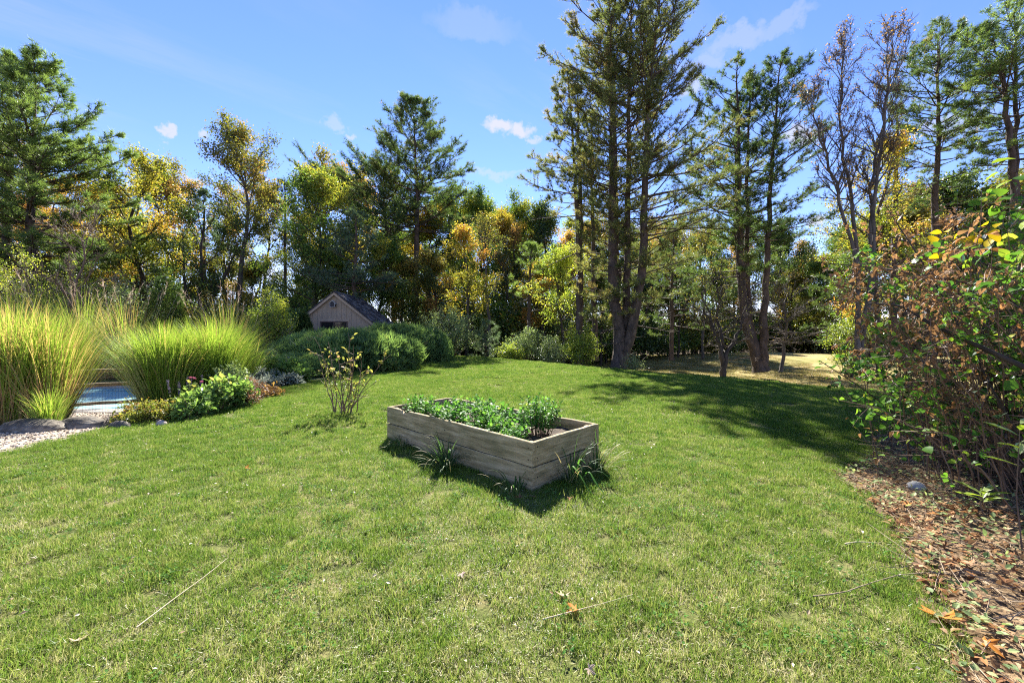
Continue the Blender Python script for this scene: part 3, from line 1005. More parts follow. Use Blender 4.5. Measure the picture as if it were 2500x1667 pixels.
pine('large lush pine at the left edge of the frame with layered boughs', at(78, ZL), [
    tr(78, ZL, ZL, [(70, 880, 0), (75, 700, 0), (78, 500, 0), (82, 350, 0), (88, 175, 0)], r0=.32, t0=.16, nb=150, Lmax=6.4, prof=pf_l, foliage0=.25, tint0=.6, e_low=-6, dens=4.6, tk=7, tuft=.3, az_w=lambda a, t: 1 + .25 * math.cos(a))], PINE_LIT, 108)
pine('darker pine trunk cut by the left edge of the frame', at(15, 27.5), [
    tr(15, 27.5, 27.5, [(12, 880, 0), (18, 600, 0), (22, 350, 0), (25, 140, 0)], r0=.33, t0=.3, nb=100, Lmax=5, foliage0=.3, tint0=.5, tk=7, dens=4.4, tuft=.3)], PINE_LIT, 109)
pine('narrow dark spruce peak rising behind the yellow maple', at(335, 36), [
    tr(335, 36, 36, [(335, 850, 0), (335, 600, 0), (336, 385, 0)], r0=.16, t0=.2, nb=80, Lmax=3.2, e_low=-10, e_high=20, foliage0=.2, tint0=.3, tuft=.28, prof=lambda t: (1 - t) ** .9 + .03)], PINE_G, 110)
pine('dark narrow pine standing between the oak and the green maple', at(695, 38), [
    tr(695, 38, 38, [(695, 850, 0), (697, 600, 0), (694, 432, 0)], r0=.17, t0=.45, nb=60, Lmax=2.7, e_low=0, e_high=40, foliage0=.25, tint0=.3, tuft=.28)], PINE_GREY, 111)
pine('pine on the right side seen between the bare maple and the right edge', at(2285, 25), [
    tr(2285, 25, 25, [(2275, 850, 0), (2283, 560, 0), (2288, 330, 0), (2290, 88, 0)], r0=.24, t0=.4, nb=80, Lmax=3.4, prof=pf_r, foliage0=.35, tint0=.55, dead=14, tk=6, dens=4.5, tuft=.25)], PINE_G, 112)
pine('pine on the right edge with a bare straight lower trunk', at(2475, 22), [
    tr(2475, 22, 22, [(2480, 850, 0), (2478, 500, 0), (2455, 250, 0), (2425, 95, 0)], r0=.22, t0=.42, nb=60, Lmax=3.0, prof=pf_r, foliage0=.35, dens=4.2, tuft=.24, tint0=.6, dead=8, tk=6),
    tr(2475, 22, 22, [(2482, 850, .2), (2500, 500, .4), (2515, 250, .6), (2510, 0, .6)], r0=.2, t0=.45, nb=60, Lmax=3.2, prof=pf_r, foliage0=.35, dens=4.2, tuft=.24, tint0=.7, dead=4, tk=6)], PINE_LIT, 113)
pine('dark pine with many bare lower twigs behind the bare maple', at(2180, 27), [
    tr(2180, 27, 27, [(2180, 850, 0), (2185, 560, 0), (2188, 400, 0), (2190, 260, 0)], r0=.22, t0=.35, nb=60, Lmax=3.0, foliage0=.4, tint0=.5, dead=30)], PINE_WARM, 114)
pine('low spreading pine with flat boughs behind the large right shrub', at(2080, 30), [
    tr(2080, 30, 30, [(2085, 870, 0), (2080, 750, 0), (2085, 640, 0), (2090, 560, 0)], r0=.16, t0=.1, nb=50, Lmax=4.2, foliage0=.3, tint0=.5, e_low=-8, e_high=20, tuft=.22)], PINE_G, 115)
pine('small bluish pine sapling at the lawn crest beside lime shrubs', at(1185, 27), [
    tr(1185, 27, 27, [(1185, 880, 0), (1186, 840, 0), (1186, 790, 0)], r0=.06, t0=.02, nb=34, Lmax=1.9, foliage0=.2, tint0=.7, e_low=10, e_high=45, dens=5)], PINE_GREY, 116)
pine('grey-green pine crown left of the bare-trunked oak', at(500, 33), [
    tr(500, 33, 33, [(505, 850, 0), (500, 700, 0), (498, 560, 0), (497, 470, 0)], r0=.18, t0=.5, nb=44, Lmax=3.0, foliage0=.3, tint0=.5, tuft=.26, dead=12)], PINE_GREY, 117)
pine('mid-height pine with a rounded grey-green top right of the orange maple', at(1290, 32), [
    tr(1290, 32, 32, [(1290, 880, 0), (1292, 760, 0), (1295, 650, 0), (1298, 600, 0)], r0=.17, t0=.4, nb=46, Lmax=3.0, foliage0=.25, tint0=.7, tuft=.24, dead=14)], PINE_LIT, 118)
pine('dark feathery pine right of the tallest trunk, its boughs reaching low', at(1640, 33), [
    tr(1640, 33, 33, [(1640, 880, 0), (1640, 740, 0), (1642, 640, 0), (1645, 560, 0)], r0=.17, t0=.15, nb=60, Lmax=4.2, foliage0=.25, tint0=.4, tuft=.24)], PINE_G, 119)


# ------------------------------------------------------------------ broadleaf trees one can tell apart
def bl(name, label, px, Z, py_top, bark, lm, seed, cat='tree', group=None, **k):
    Hh = topz(py_top, px, Z)
    TB, NB = decid_parts(seed, Hh, **k)
    return tree(name, label, cat, at(px, Z), TB, NB, bark, lm, 0, group)


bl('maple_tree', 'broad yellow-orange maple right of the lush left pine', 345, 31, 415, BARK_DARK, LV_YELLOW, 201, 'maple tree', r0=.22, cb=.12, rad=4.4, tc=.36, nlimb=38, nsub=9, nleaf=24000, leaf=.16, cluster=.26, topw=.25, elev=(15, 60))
bl('maple_tree', 'amber maple half hidden behind the lush left pine', 130, 32, 470, BARK_DARK, LV_ORANGE, 202, 'maple tree', r0=.2, cb=.2, rad=3.4, tc=.5, nlimb=24, nleaf=12000, leaf=.15)
bl('maple_tree', 'red-tinged maple behind the trunk at the left edge', -10, 33, 330, BARK_DARK, LV_RUST, 203, 'maple tree', r0=.2, cb=.35, rad=3.4, tc=.6, nlimb=20, nleaf=9000, leaf=.15)
bl('oak_tree', 'tall thin-leaved olive oak rising above the left tree line', 578, 33, 352, BARK_GREY, LV_OLIVE, 204, 'oak tree', r0=.24, cb=.42, rad=3.3, tc=.74, nlimb=30, nsub=8, nleaf=15000, leaf=.17, cluster=.24, elev=(30, 62))
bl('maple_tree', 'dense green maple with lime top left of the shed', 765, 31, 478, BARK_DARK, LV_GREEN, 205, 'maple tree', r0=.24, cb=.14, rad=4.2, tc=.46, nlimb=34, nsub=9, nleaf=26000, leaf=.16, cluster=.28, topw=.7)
bl('broadleaf_tree', 'forked dark tree with leaning limbs left of the olive oak', 470, 30, 500, BARK_DARK, LV_DEEP, 206, 'tree', r0=.17, cb=.25, rad=3.0, tc=.6, nlimb=26, nleaf=9000, leaf=.15,
   ctrl=[[(0, 0, -.1), (-.5, 0, 3), (-.9, .3, 6.5), (-1, .3, 9.8)], [(.1, 0, -.1), (.9, 0, 3), (2.4, 0, 6), (3.4, .2, 8.6)], [(.1, .1, -.1), (.2, .4, 4), (.3, .5, 8), (.5, .5, 10.5)]])
bl('maple_tree', 'small golden maple bright against the dark wood right of the pine', 1140, 29, 585, BARK_DARK, LV_YELLOW, 207, 'maple tree', r0=.12, cb=.25, rad=1.9, tc=.55, nlimb=22, nleaf=6500, leaf=.14, topw=.6)
bl('broadleaf_tree', 'thin grey-brown nearly leafless tree in front of the dark wood', 1195, 34, 560, BARK_GREY, LV_OLIVE, 208, 'tree', r0=.16, cb=.35, rad=2.4, tc=.7, nlimb=26, nleaf=3000, leaf=.12)
bl('broadleaf_tree', 'lime-leaved young tree left of the tallest pine base', 1375, 30, 640, BARK_DARK, LV_LIME, 209, 'tree', r0=.12, cb=.2, rad=2.3, tc=.55, nlimb=24, nleaf=8000, leaf=.14)
ZB = 19.0
bx_, by_, bz_ = at(2095, ZB)
def bt(pts):
    return [(wx(qx, ZB) - bx_, dy, wz(qy, ZB) - bz_) for qx, qy, dy in pts]
bl('bare_maple', 'nearly bare maple with upswept limbs and scattered orange leaves', 2095, ZB, 60, BARK_GREY, LV_RUST, 210, 'maple tree', r0=.085, cb=.34, rad=1.9, tc=.66, nlimb=96, nsub=11, ntwig=7, nleaf=3400, leaf=.09, cluster=.1, elev=(42, 74), wand=.06,
   ctrl=[bt([(2095, 880, 0), (2095, 650, 0), (2050, 470, .1), (2010, 330, .2), (1990, 240, .2)]), bt([(2096, 880, 0), (2105, 600, .2), (2080, 400, .4), (2075, 250, .5), (2085, 80, .5)]),
         bt([(2098, 880, 0), (2120, 600, -.2), (2130, 400, -.3), (2150, 220, -.4), (2160, 110, -.4)]), bt([(2100, 880, .1), (2145, 620, .4), (2160, 430, .6), (2185, 300, .7), (2215, 150, .8)])])
bl('maple_tree', 'golden-green maple filling in behind the bare maple limbs', 2150, 24, 400, BARK_DARK, LV_YELLOW, 211, 'maple tree', r0=.16, cb=.3, rad=2.9, tc=.6, nlimb=24, nleaf=7000, leaf=.14)
bl('bare_sapling', 'leafless pale-twigged small tree behind the left plume grasses', 182, 18.5, 515, BARK_TAN, LV_YELLOW, 212, 'bare tree', r0=.06, cb=.12, rad=1.9, tc=.5, nlimb=26, nsub=8, ntwig=6, nleaf=120, leaf=.07, elev=(25, 60))
ap = at(1765, 22.5)
bl('apple_tree', 'small bare forked apple tree at the edge of the lawn shadow', 1765, 22.5, 640, BARK_DARK, LV_OLIVE, 213, 'apple tree', r0=.15, cb=.42, rad=2.0, tc=.62, nlimb=34, nsub=9, ntwig=6, nleaf=700, leaf=.07, elev=(15, 60), wand=.05,
   ctrl=[[(0, 0, -.2), (0, 0, 1.2), (-.2, 0, 2.4), (-.7, .1, 3.9), (-1.0, .1, 5.6)], [(.02, 0, -.2), (.05, 0, 1.2), (.35, 0, 2.3), (1.0, .1, 3.4), (1.5, .1, 5.0)], [(.0, .02, -.2), (.02, .05, 1.2), (.1, .4, 2.6), (.1, .7, 4.4), (.2, .8, 6.2)]])
bl('bare_tree', 'bare twiggy tree right of the leaning pine base in the lower field', 1905, 30, 700, BARK_GREY, LV_OLIVE, 214, 'bare tree', r0=.13, cb=.25, rad=2.6, tc=.55, nlimb=30, nsub=9, ntwig=6, nleaf=500, leaf=.09, elev=(5, 50), droop=.4)
bl('broadleaf_tree', 'faint thin-leaved tree seen between the two great pines', 1715, 40, 560, BARK_GREY, LV_OLIVE, 215, 'tree', r0=.14, cb=.25, rad=3.0, tc=.6, nlimb=24, nleaf=4500, leaf=.16)

# ------------------------------------------------------------------ the wood behind
protos = []
for k, (hh, rad, tc, cb, nl) in enumerate(((15, 3.5, .66, .34, 16000), (14, 3.9, .6, .24, 19000), (16, 3.2, .7, .4, 14000), (13, 3.7, .54, .14, 20000))):
    protos.append((hh,) + decid_parts(300 + k, hh, .2, cb=cb, rad=rad, tc=tc, nlimb=24, nsub=8, nleaf=nl, leaf=.19, cluster=.3, topw=.4))
PM = [(TB.mesh('trunk', BARK_DARK, True), NB.mesh('crown', LV_OLIVE)) for _, TB, NB in protos]
MATW = {'green': LV_GREEN, 'deep green': LV_DEEP, 'olive': LV_OLIVE, 'yellow': LV_YELLOW, 'orange': LV_ORANGE, 'rusty': LV_RUST}


def wood_tree(px, Z, py_top, k, colour, label, group=None, rz=0.0, sx=1.0):
    Z *= 1.2
    hh = protos[k][0]
    sc = topz(py_top, px, Z) / (hh * 1.04)
    root = thing('broadleaf_tree', label, 'tree', at(px, Z), rz, group)
    root.scale = (sc * sx, sc * sx, sc)
    obj('trunk', PM[k][0], root)
    c = obj('crown', PM[k][1], root, None, 'stuff')
    c.material_slots[0].link = 'OBJECT'
    c.material_slots[0].material = MATW[colour]
    return root


WOOD = [
    (425, 40, 455, 1, 'olive', 'olive-gold tree behind the right shoulder of the yellow maple'),
    (545, 44, 470, 0, 'olive', 'olive-crowned tree just behind the tall thin-leaved oak'),
    (640, 42, 470, 2, 'olive', 'narrow olive tree between the tall oak and dark narrow pine'),
    (800, 42, 432, 1, 'olive', 'olive tree peeping above the dense green maple'),
    (875, 41, 470, 1, 'yellow', 'pale gold tree behind the left-leaning pine'),
    (960, 44, 500, 0, 'green', 'green tree behind the gap between the two shed pines'),
    (1040, 38, 540, 3, 'yellow', 'gold-flecked tree right behind the open-crowned pine trunk'),
    (1110, 44, 505, 1, 'green', 'rounded green tree right of the open-crowned pine'),
    (1180, 46, 502, 3, 'green', 'dense green tree top under the small white cloud'),
    (1225, 42, 540, 2, 'yellow', 'narrow yellow-green tree behind the grey-brown bare one'),
    (1265, 46, 520, 1, 'green', 'dark green rounded tree left of the twin-trunked pine'),
    (1255, 40, 575, 0, 'olive', 'dull olive tree glimpsed left of the twin-trunked pine'),
    (1335, 44, 535, 3, 'deep green', 'deep green tree directly behind the twin-trunked pine'),
    (1390, 42, 580, 0, 'yellow', 'yellow-lit tree behind the slender pine trunks'),
    (1460, 46, 560, 1, 'olive', 'olive tree behind the base of the tallest pine'),
    (1530, 44, 570, 3, 'deep green', 'deep green tree screened by the tallest pine trunks'),
    (1590, 48, 545, 0, 'olive', 'olive-topped tree right of the tallest pine trunks'),
    (1640, 42, 580, 1, 'olive', 'bronze-tinged tree behind the dark feathery pine'),
    (1700, 52, 600, 3, 'green', 'green tree low in the gap between the great pines'),
    (1790, 50, 610, 0, 'olive', 'olive tree behind the multi-stemmed field pine'),
    (1900, 46, 570, 3, 'deep green', 'dark rounded tree right of the multi-stemmed field pine'),
    (1985, 46, 640, 1, 'olive', 'low olive tree at the far edge of the dry field'),
    (2060, 44, 600, 0, 'olive', 'olive tree behind the low spreading pine'),
    (2240, 34, 480, 2, 'rusty', 'rusty thin tree beside the right-hand pine'),
    (2390, 34, 520, 1, 'olive', 'olive tree between the two pines on the right'),
    (250, 38, 480, 3, 'olive', 'olive tree between the lush left pine and the yellow maple'),
    (90, 34, 520, 1, 'yellow', 'yellow tree low behind the lush left pine boughs'),
    (-30, 32, 480, 0, 'olive', 'olive tree at the left edge behind the dark trunk'),
]
for q, (px, Z, py, k, c, lab) in enumerate(WOOD):
    wood_tree(px, Z, py, k, c, lab, None, q * 1.7, .95 + .1 * math.sin(q * 3.1))
UNDERSTORY = [
    (835, 27, 640, 3, 'green', 'low leafy tree crowding behind the left slope of the shed roof'),
    (925, 28, 610, 1, 'green', 'low leafy tree filling in behind the right slope of the shed roof'),
    (985, 29, 650, 3, 'olive', 'low olive tree at the foot of the open-crowned pine'),
    (1065, 30, 640, 3, 'olive', 'low bronze-olive tree behind the pale willowy shrub'),
    (1150, 30, 700, 3, 'green', 'low green tree under the small golden maple'),
    (1330, 31, 660, 3, 'yellow', 'low yellow-green tree left of the twin-trunked pine'),
    (1465, 32, 690, 3, 'deep green', 'low dark tree hidden behind the foot of the tallest pine'),
    (1575, 40, 700, 3, 'deep green', 'low dark tree right of the foot of the tallest pine'),
    (1670, 42, 680, 3, 'olive', 'low olive tree behind the small bare apple tree'),
    (1745, 44, 680, 3, 'green', 'low green tree behind the leaning pine base'),
    (1935, 44, 680, 3, 'olive', 'low olive tree right of the bare twiggy field tree'),
    (2010, 42, 660, 3, 'green', 'low green tree at the right end of the dry field'),
    (2120, 29, 560, 3, 'green', 'green tree behind the left tip of the large shrub'),
    (2210, 28, 520, 3, 'olive', 'olive tree behind the browned top of the large shrub'),
    (2330, 30, 480, 3, 'deep green', 'deep green tree behind the golden leaves of the large shrub'),
    (2450, 29, 470, 3, 'olive', 'olive tree behind the top right of the large shrub'),
    (180, 26, 600, 3, 'olive', 'low olive tree behind the leafless small tree'),
    (20, 24, 620, 3, 'yellow', 'low yellow-green tree between the left-edge pine trunks'),
    (610, 32, 660, 3, 'olive', 'low olive tree right of the tall oak trunk'),
]
for q, (px, Z, py, k, c, lab) in enumerate(UNDERSTORY):
    wood_tree(px, Z, py, k, c, lab, None, 1 + q * 2.3, 1.25)
r_ = np.random.default_rng(77)
for q in range(34):
    px = -180 + q * 86 + r_.uniform(-25, 25)
    if 430 < px < 720:
        continue
    Z = r_.uniform(52, 66)
    wood_tree(px, Z, r_.uniform(535, 610), int(r_.integers(0, 4)), ('deep green', 'olive', 'green', 'deep green')[q % 4],
              'indistinct tree deep in the wood, glimpsed only between nearer trunks', 'deep wood trees', q * 2.1, 1.1)


# bare poles inside the wood
tmb = decid_parts(390, 11, .12, cb=.45, rad=1.6, tc=.75, nlimb=14, nsub=5, ntwig=3, nleaf=900, leaf=.17)
pole_t, pole_c = tmb[0].mesh('trunk', BARK_DARK, True), tmb[1].mesh('crown', LV_DEEP)
for q in range(46):
    px = r_.uniform(400, 1760) if q < 36 else r_.uniform(1880, 2150)
    Z = r_.uniform(39, 54) if q < 24 else r_.uniform(50, 60)
    root = thing('young_tree', 'slim dark-trunked young tree standing inside the shaded wood', 'tree', at(px, Z), r_.uniform(0, 6.28), 'slim trunks inside the wood')
    s = r_.uniform(.7, 1.15)
    root.scale = (s * r_.uniform(.8, 1.3), s * r_.uniform(.8, 1.3), s)
    obj('trunk', pole_t, root)
    obj('crown', pole_c, root, None, 'stuff')

# a far belt of woodland low on the horizon
mb = MB()
n = 46000
th = r_.uniform(-1.05, 1.05, n)
dist = r_.uniform(84, 105, n)
px_, py_ = np.sin(th) * dist, np.cos(th) * dist
hh = (5.5 + 2.5 * np.sin(th * 23) + 1.5 * np.sin(th * 61 + 1)) * r_.random(n) ** .8
pos = np.stack([px_, py_, gz(px_, py_) + hh], 1)
mb.scatter(LEAF_V, LEAF_F, pos, frames(rand_dirs(n, r_), rand_dirs(n, r_)), r_.uniform(.35, .75, n), np.clip(.4 + .2 * np.sin(th * 31) + r_.normal(0, .15, n), 0, 1))
mb.obj('distant_woods', LV_DEEP, None, False, 'stuff')


# ------------------------------------------------------------------ shrubs
def shrub_parts(seed, h, rad, nstem=24, nsub=6, nleaf=4000, leaf=.07, cluster=.09, tmpl=None, upright=.5, base_r=.25, topw=.3, low=.25):
    r = np.random.default_rng(seed)
    TB, NB = MB(), MB()
    a = r.uniform(0, 6.28, nstem); u = np.sqrt(r.random(nstem))
    b = np.stack([np.cos(a) * u * base_r * rad, np.sin(a) * u * base_r * rad, np.full(nstem, -.03)], 1)
    hh = h * np.sqrt(np.maximum(.12, 1 - (u * .92) ** 2)) * r.uniform(.75, 1.05, nstem)
    e = np.stack([np.cos(a) * u * rad * r.uniform(.8, 1.1, nstem), np.sin(a) * u * rad * r.uniform(.8, 1.1, nstem), hh], 1)
    c = b + (e - b) * np.array([upright * .5, upright * .5, .62]) + r.normal(0, .05 * rad, (nstem, 3))
    s = np.linspace(0, 1, 7)[None, :, None]
    P = (1 - s) ** 2 * b[:, None] + 2 * s * (1 - s) * c[:, None] + s ** 2 * e[:, None]
    w = .006 + .008 * h / 2
    TB.tubes(P, np.broadcast_to(w * (1 - .75 * np.linspace(0, 1, 7)), (nstem, 7)), 4)
    q = r.uniform(low, 1, (nstem, nsub)); q[:, 0] = 1
    j = np.minimum((q * 6).astype(int), 5); f = (q * 6 - j)[..., None]
    ii = np.arange(nstem)[:, None]
    sp = (P[ii, j] * (1 - f) + P[ii, j + 1] * f).reshape(-1, 3)
    out = unit(np.stack([sp[:, 0], sp[:, 1], np.full(len(sp), .5 * h)], 1) + r.normal(0, .55 * max(rad, h) * .6, (len(sp), 3)))
    sl = .32 * rad * r.uniform(.4, 1.1, len(sp))
    se = sp + out * sl[:, None]
    TB.tubes(np.stack([sp, se], 1), np.stack([np.full(len(sp), w * .45), np.full(len(sp), w * .2)], 1), 3)
    k = r.integers(0, len(sp), nleaf)
    pos = sp[k] + (se[k] - sp[k]) * r.uniform(.1, 1.1, nleaf)[:, None] + r.normal(0, cluster, (nleaf, 3))
    pos[:, 2] = np.maximum(pos[:, 2], .02)
    x = out[k] * .8 + rand_dirs(nleaf, r)
    up = unit(r.normal(0, .6, (nleaf, 3)) + np.array([0, 0, 1.]))
    tv, tf = tmpl or (LEAF_V, LEAF_F)
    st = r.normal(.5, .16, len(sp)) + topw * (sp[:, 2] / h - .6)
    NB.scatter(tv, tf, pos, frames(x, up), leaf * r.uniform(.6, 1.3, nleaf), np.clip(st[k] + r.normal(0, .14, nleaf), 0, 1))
    return TB, NB


def shrub(name, label, loc, TB, NB, bark, lm, cat='shrub', group=None, rotz=0):
    root = thing(name, label, cat, loc, rotz, group)
    TB.obj('stems', bark, root, True, 'stuff')
    NB.obj('foliage', lm, root, False, 'stuff')
    return root


def sh(name, label, px, Z, py_top, width_px, lm, seed, cat='shrub', **k):
    h = topz(py_top, px, Z)
    rad = width_px / F * Z / 2
    TB, NB = shrub_parts(seed, h, rad, **k)
    return shrub(name, label, at(px, Z), TB, NB, BARK_TAN, lm, cat)


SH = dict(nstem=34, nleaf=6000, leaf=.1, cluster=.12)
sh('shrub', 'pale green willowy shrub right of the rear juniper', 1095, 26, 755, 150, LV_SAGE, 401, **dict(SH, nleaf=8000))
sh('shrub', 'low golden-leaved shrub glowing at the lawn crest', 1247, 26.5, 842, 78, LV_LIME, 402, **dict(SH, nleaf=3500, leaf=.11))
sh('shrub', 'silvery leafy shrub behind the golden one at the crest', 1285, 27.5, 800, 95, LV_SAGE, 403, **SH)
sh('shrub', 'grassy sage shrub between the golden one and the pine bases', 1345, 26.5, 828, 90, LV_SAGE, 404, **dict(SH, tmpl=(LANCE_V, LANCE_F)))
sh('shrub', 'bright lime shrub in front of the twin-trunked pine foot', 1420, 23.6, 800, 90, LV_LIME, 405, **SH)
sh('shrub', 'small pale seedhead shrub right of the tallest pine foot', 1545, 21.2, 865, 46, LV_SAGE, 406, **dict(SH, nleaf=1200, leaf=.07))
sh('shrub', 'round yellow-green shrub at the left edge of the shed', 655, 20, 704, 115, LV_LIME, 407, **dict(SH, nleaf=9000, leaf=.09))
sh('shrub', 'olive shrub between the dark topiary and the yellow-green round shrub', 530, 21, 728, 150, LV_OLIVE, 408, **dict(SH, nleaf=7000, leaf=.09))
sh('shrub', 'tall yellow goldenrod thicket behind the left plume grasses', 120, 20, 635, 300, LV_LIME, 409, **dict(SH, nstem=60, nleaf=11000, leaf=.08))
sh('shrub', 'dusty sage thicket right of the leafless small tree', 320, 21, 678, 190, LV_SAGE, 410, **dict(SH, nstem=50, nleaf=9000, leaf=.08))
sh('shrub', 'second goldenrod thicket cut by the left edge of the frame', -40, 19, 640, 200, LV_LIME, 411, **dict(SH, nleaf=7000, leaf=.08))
sh('shrub', 'upright lime shrub beyond the dry field, left of the right shrub', 2075, 27, 755, 100, LV_LIME, 412, **SH)
under = [(1560, 40, 770), (1625, 42, 790), (1700, 44, 775), (1760, 46, 790), (1820, 50, 770), (1900, 50, 785), (1970, 48, 770), (2040, 46, 780), (1500, 38, 790), (1435, 38, 770),
         (1120, 36, 760), (1060, 37, 740), (1180, 36, 760), (1240, 37, 750), (1310, 36, 745), (1375, 37, 760), (420, 30, 730), (480, 31, 735), (600, 31, 725), (690, 30, 715), (250, 27, 690), (740, 32, 720)]
ump = [shrub_parts(450 + k, 3.2, 2.6, nstem=44, nleaf=8000, leaf=.17, cluster=.22) for k in range(2)]
UM = [(a.mesh('stems', BARK_DARK, True), b.mesh('foliage', LV_DEEP)) for a, b in ump]
UL = ['right of the tallest pine foot, before the dark wood', 'right of the feathery dark pine', 'left of the small bare apple tree', 'seen between the apple tree and the leaning pine base',
      'directly behind the leaning pine base', 'right of the bare twiggy field tree', 'at the right end of the dry field', 'behind the upright lime shrub by the right shrub',
      'directly behind the tallest pine foot', 'left of the tallest pine foot, behind the lime shrub', 'behind the pale willowy shrub', 'right of the rear juniper, deep in shade',
      'behind the small bluish pine sapling', 'behind the golden-leaved crest shrub', 'behind the silvery crest shrub', 'behind the twin-trunked pine foot',
      'behind the dark rounded topiary', 'left of the olive oak foot', 'right of the olive oak foot', 'left of the shed behind the round yellow-green shrub', 'behind the dusty sage thicket', 'immediately behind the shed roof']
for q, (px, Z, py) in enumerate(under):
    Z *= 1.15
    root = thing('undergrowth_shrub', 'shadowy undergrowth shrub ' + UL[q], 'shrub', at(px, Z), q * 1.3, 'undergrowth at the foot of the wood')
    s = topz(py, px, Z) / 3.2
    root.scale = (s * 1.1, s * 1.1, s)
    obj('stems', UM[q % 2][0], root, None, 'stuff')
    f = obj('foliage', UM[q % 2][1], root, None, 'stuff')
    f.material_slots[0].link = 'OBJECT'
    f.material_slots[0].material = (LV_DEEP, LV_GREEN, LV_OLIVE, LV_SAGE)[q % 4]


def dome_shrub(name, label, loc, rx, ry, h, mat, seed, n, size, cat='shrub', lumps=9, shell=.55, rotz=0, tmpl=SPRAY, lean=.5, bark=None):
    """a mound of foliage sprays carried on radiating limbs"""
    r = np.random.default_rng(seed)
    root = thing(name, label, cat, loc, rotz)
    la = r.uniform(0, 6.28, lumps); le = r.uniform(.1, 1.3, lumps); lw = r.uniform(.25, .5, lumps); lh = r.uniform(.02, .26, lumps)
    ld = np.stack([np.cos(la) * np.cos(le), np.sin(la) * np.cos(le), np.sin(le)], 1)
    def radius(d):
        k = 1 - .12
        s = np.full(len(d), k)
        for q in range(lumps):
            s += lh[q] * np.exp(-((1 - d @ ld[q]) / (lw[q] ** 2)))
        return s
    d = rand_dirs(n, r); d[:, 2] = np.abs(d[:, 2])
    rr = radius(d) * (1 - shell * r.random(n) ** 2.2 + .1 * (r.random(n) < .3) * r.random(n))
    pos = d * rr[:, None] * np.array([rx, ry, h])
    pos[:, 2] = np.maximum(pos[:, 2], .03)
    gdir = unit(d * np.array([1 / rx, 1 / ry, 1 / h]) + np.array([0, 0, lean]) + r.normal(0, .45, (n, 3)))
    NB = MB()
    tint = np.clip(.45 + .2 * np.sin(d[:, 0] * 9 + d[:, 1] * 7) + r.normal(0, .17, n), 0, 1)
    NB.scatter(tmpl[0], tmpl[1], pos, frames(gdir, rand_dirs(n, r)), size * r.uniform(.6, 1.3, n), tint)
    TB = MB()
    m = 70
    dd = rand_dirs(m, r); dd[:, 2] = np.abs(dd[:, 2]) * .9 + .05
    e = dd * radius(dd)[:, None] * np.array([rx, ry, h]) * .9
    s = np.linspace(0, 1, 6)[None, :, None]
    c = e * np.array([.35, .35, .75])
    P = 2 * s * (1 - s) * c[:, None] + s ** 2 * e[:, None]
    TB.tubes(P, np.broadcast_to(.035 * (1 - .85 * np.linspace(0, 1, 6)), (m, 6)), 4)
    TB.obj('stems', bark or BARK_DARK, root, True, 'stuff')
    NB.obj('foliage', mat, root, False, 'stuff')
    return root


x, y = wx(828, 18.2), 18.2
dome_shrub('juniper', 'broad dark green juniper mound in front of the shed', (x, y + .3, 0), 3.0, 1.9, 1.05, JUNIPER, 501, 17000, .27, 'juniper', 22)
dome_shrub('juniper', 'rear spreading juniper reaching right to the lawn crest', (wx(985, 22.5), 22.5, 0), 2.9, 1.7, 1.12, JUNIPER, 502, 13000, .27, 'juniper', 16, rotz=-.3)
dome_shrub('juniper', 'low juniper spray in front of the mound beside the garden ornament', (wx(735, 14.6), 14.9, 0), 1.25, .8, .62, JUNIPER, 503, 5000, .16, 'juniper', 8)
dome_shrub('topiary_cone', 'dark clipped rounded evergreen behind the plume grasses', (wx(400, 19.8), 19.8, 0), .95, .9, wz(724, 19.8), LV_DEEP, 504, 9000, .11, 'evergreen', 3, .3)
dome_shrub('topiary_cone', 'small pointed dark evergreen at the left corner of the shed', (wx(742, 23.5), 23.5, 0), .7, .7, wz(762, 23.5), LV_DEEP, 505, 6000, .14, 'evergreen', 2, .4)


# ------------------------------------------------------------------ ornamental grasses
def ribbon(NB, P, w, tint, mat=0):
    """P (b, n, 3) blade centre lines, w (b, n) half widths"""
    b, n, _ = P.shape
    T = np.gradient(P, axis=1)
    side = np.cross(T, np.array([0, 0, 1.]))
    side = unit(side + 1e-6)
    # twist
    V = np.stack([P - side * w[..., None], P + side * w[..., None]], 2).reshape(b, n * 2, 3)
    i = np.arange(n - 1) * 2
    f = np.stack([i, i + 1, i + 3, i + 2], -1)
    fs = (f[None] + (np.arange(b) * n * 2)[:, None, None]).reshape(-1, 4)
    NB.add(V, fs, tint.reshape(-1) if tint.ndim == 2 else np.repeat(tint, n - 1), mat)


MISC = leaf_mat('plume grass blades', [(0, (.10, .18, .03)), (.35, (.18, .27, .04)), (.6, (.25, .32, .06)), (.75, (.36, .30, .11)), (1, (.44, .29, .15))], .5, .45, .35, (1.15, 1.15, .7))
PLUME = leaf_mat('pink feathery plumes', [(0, (.42, .28, .2)), (.5, (.6, .43, .32)), (1, (.7, .58, .44))], .5, .1, .6, (1, 1, 1))


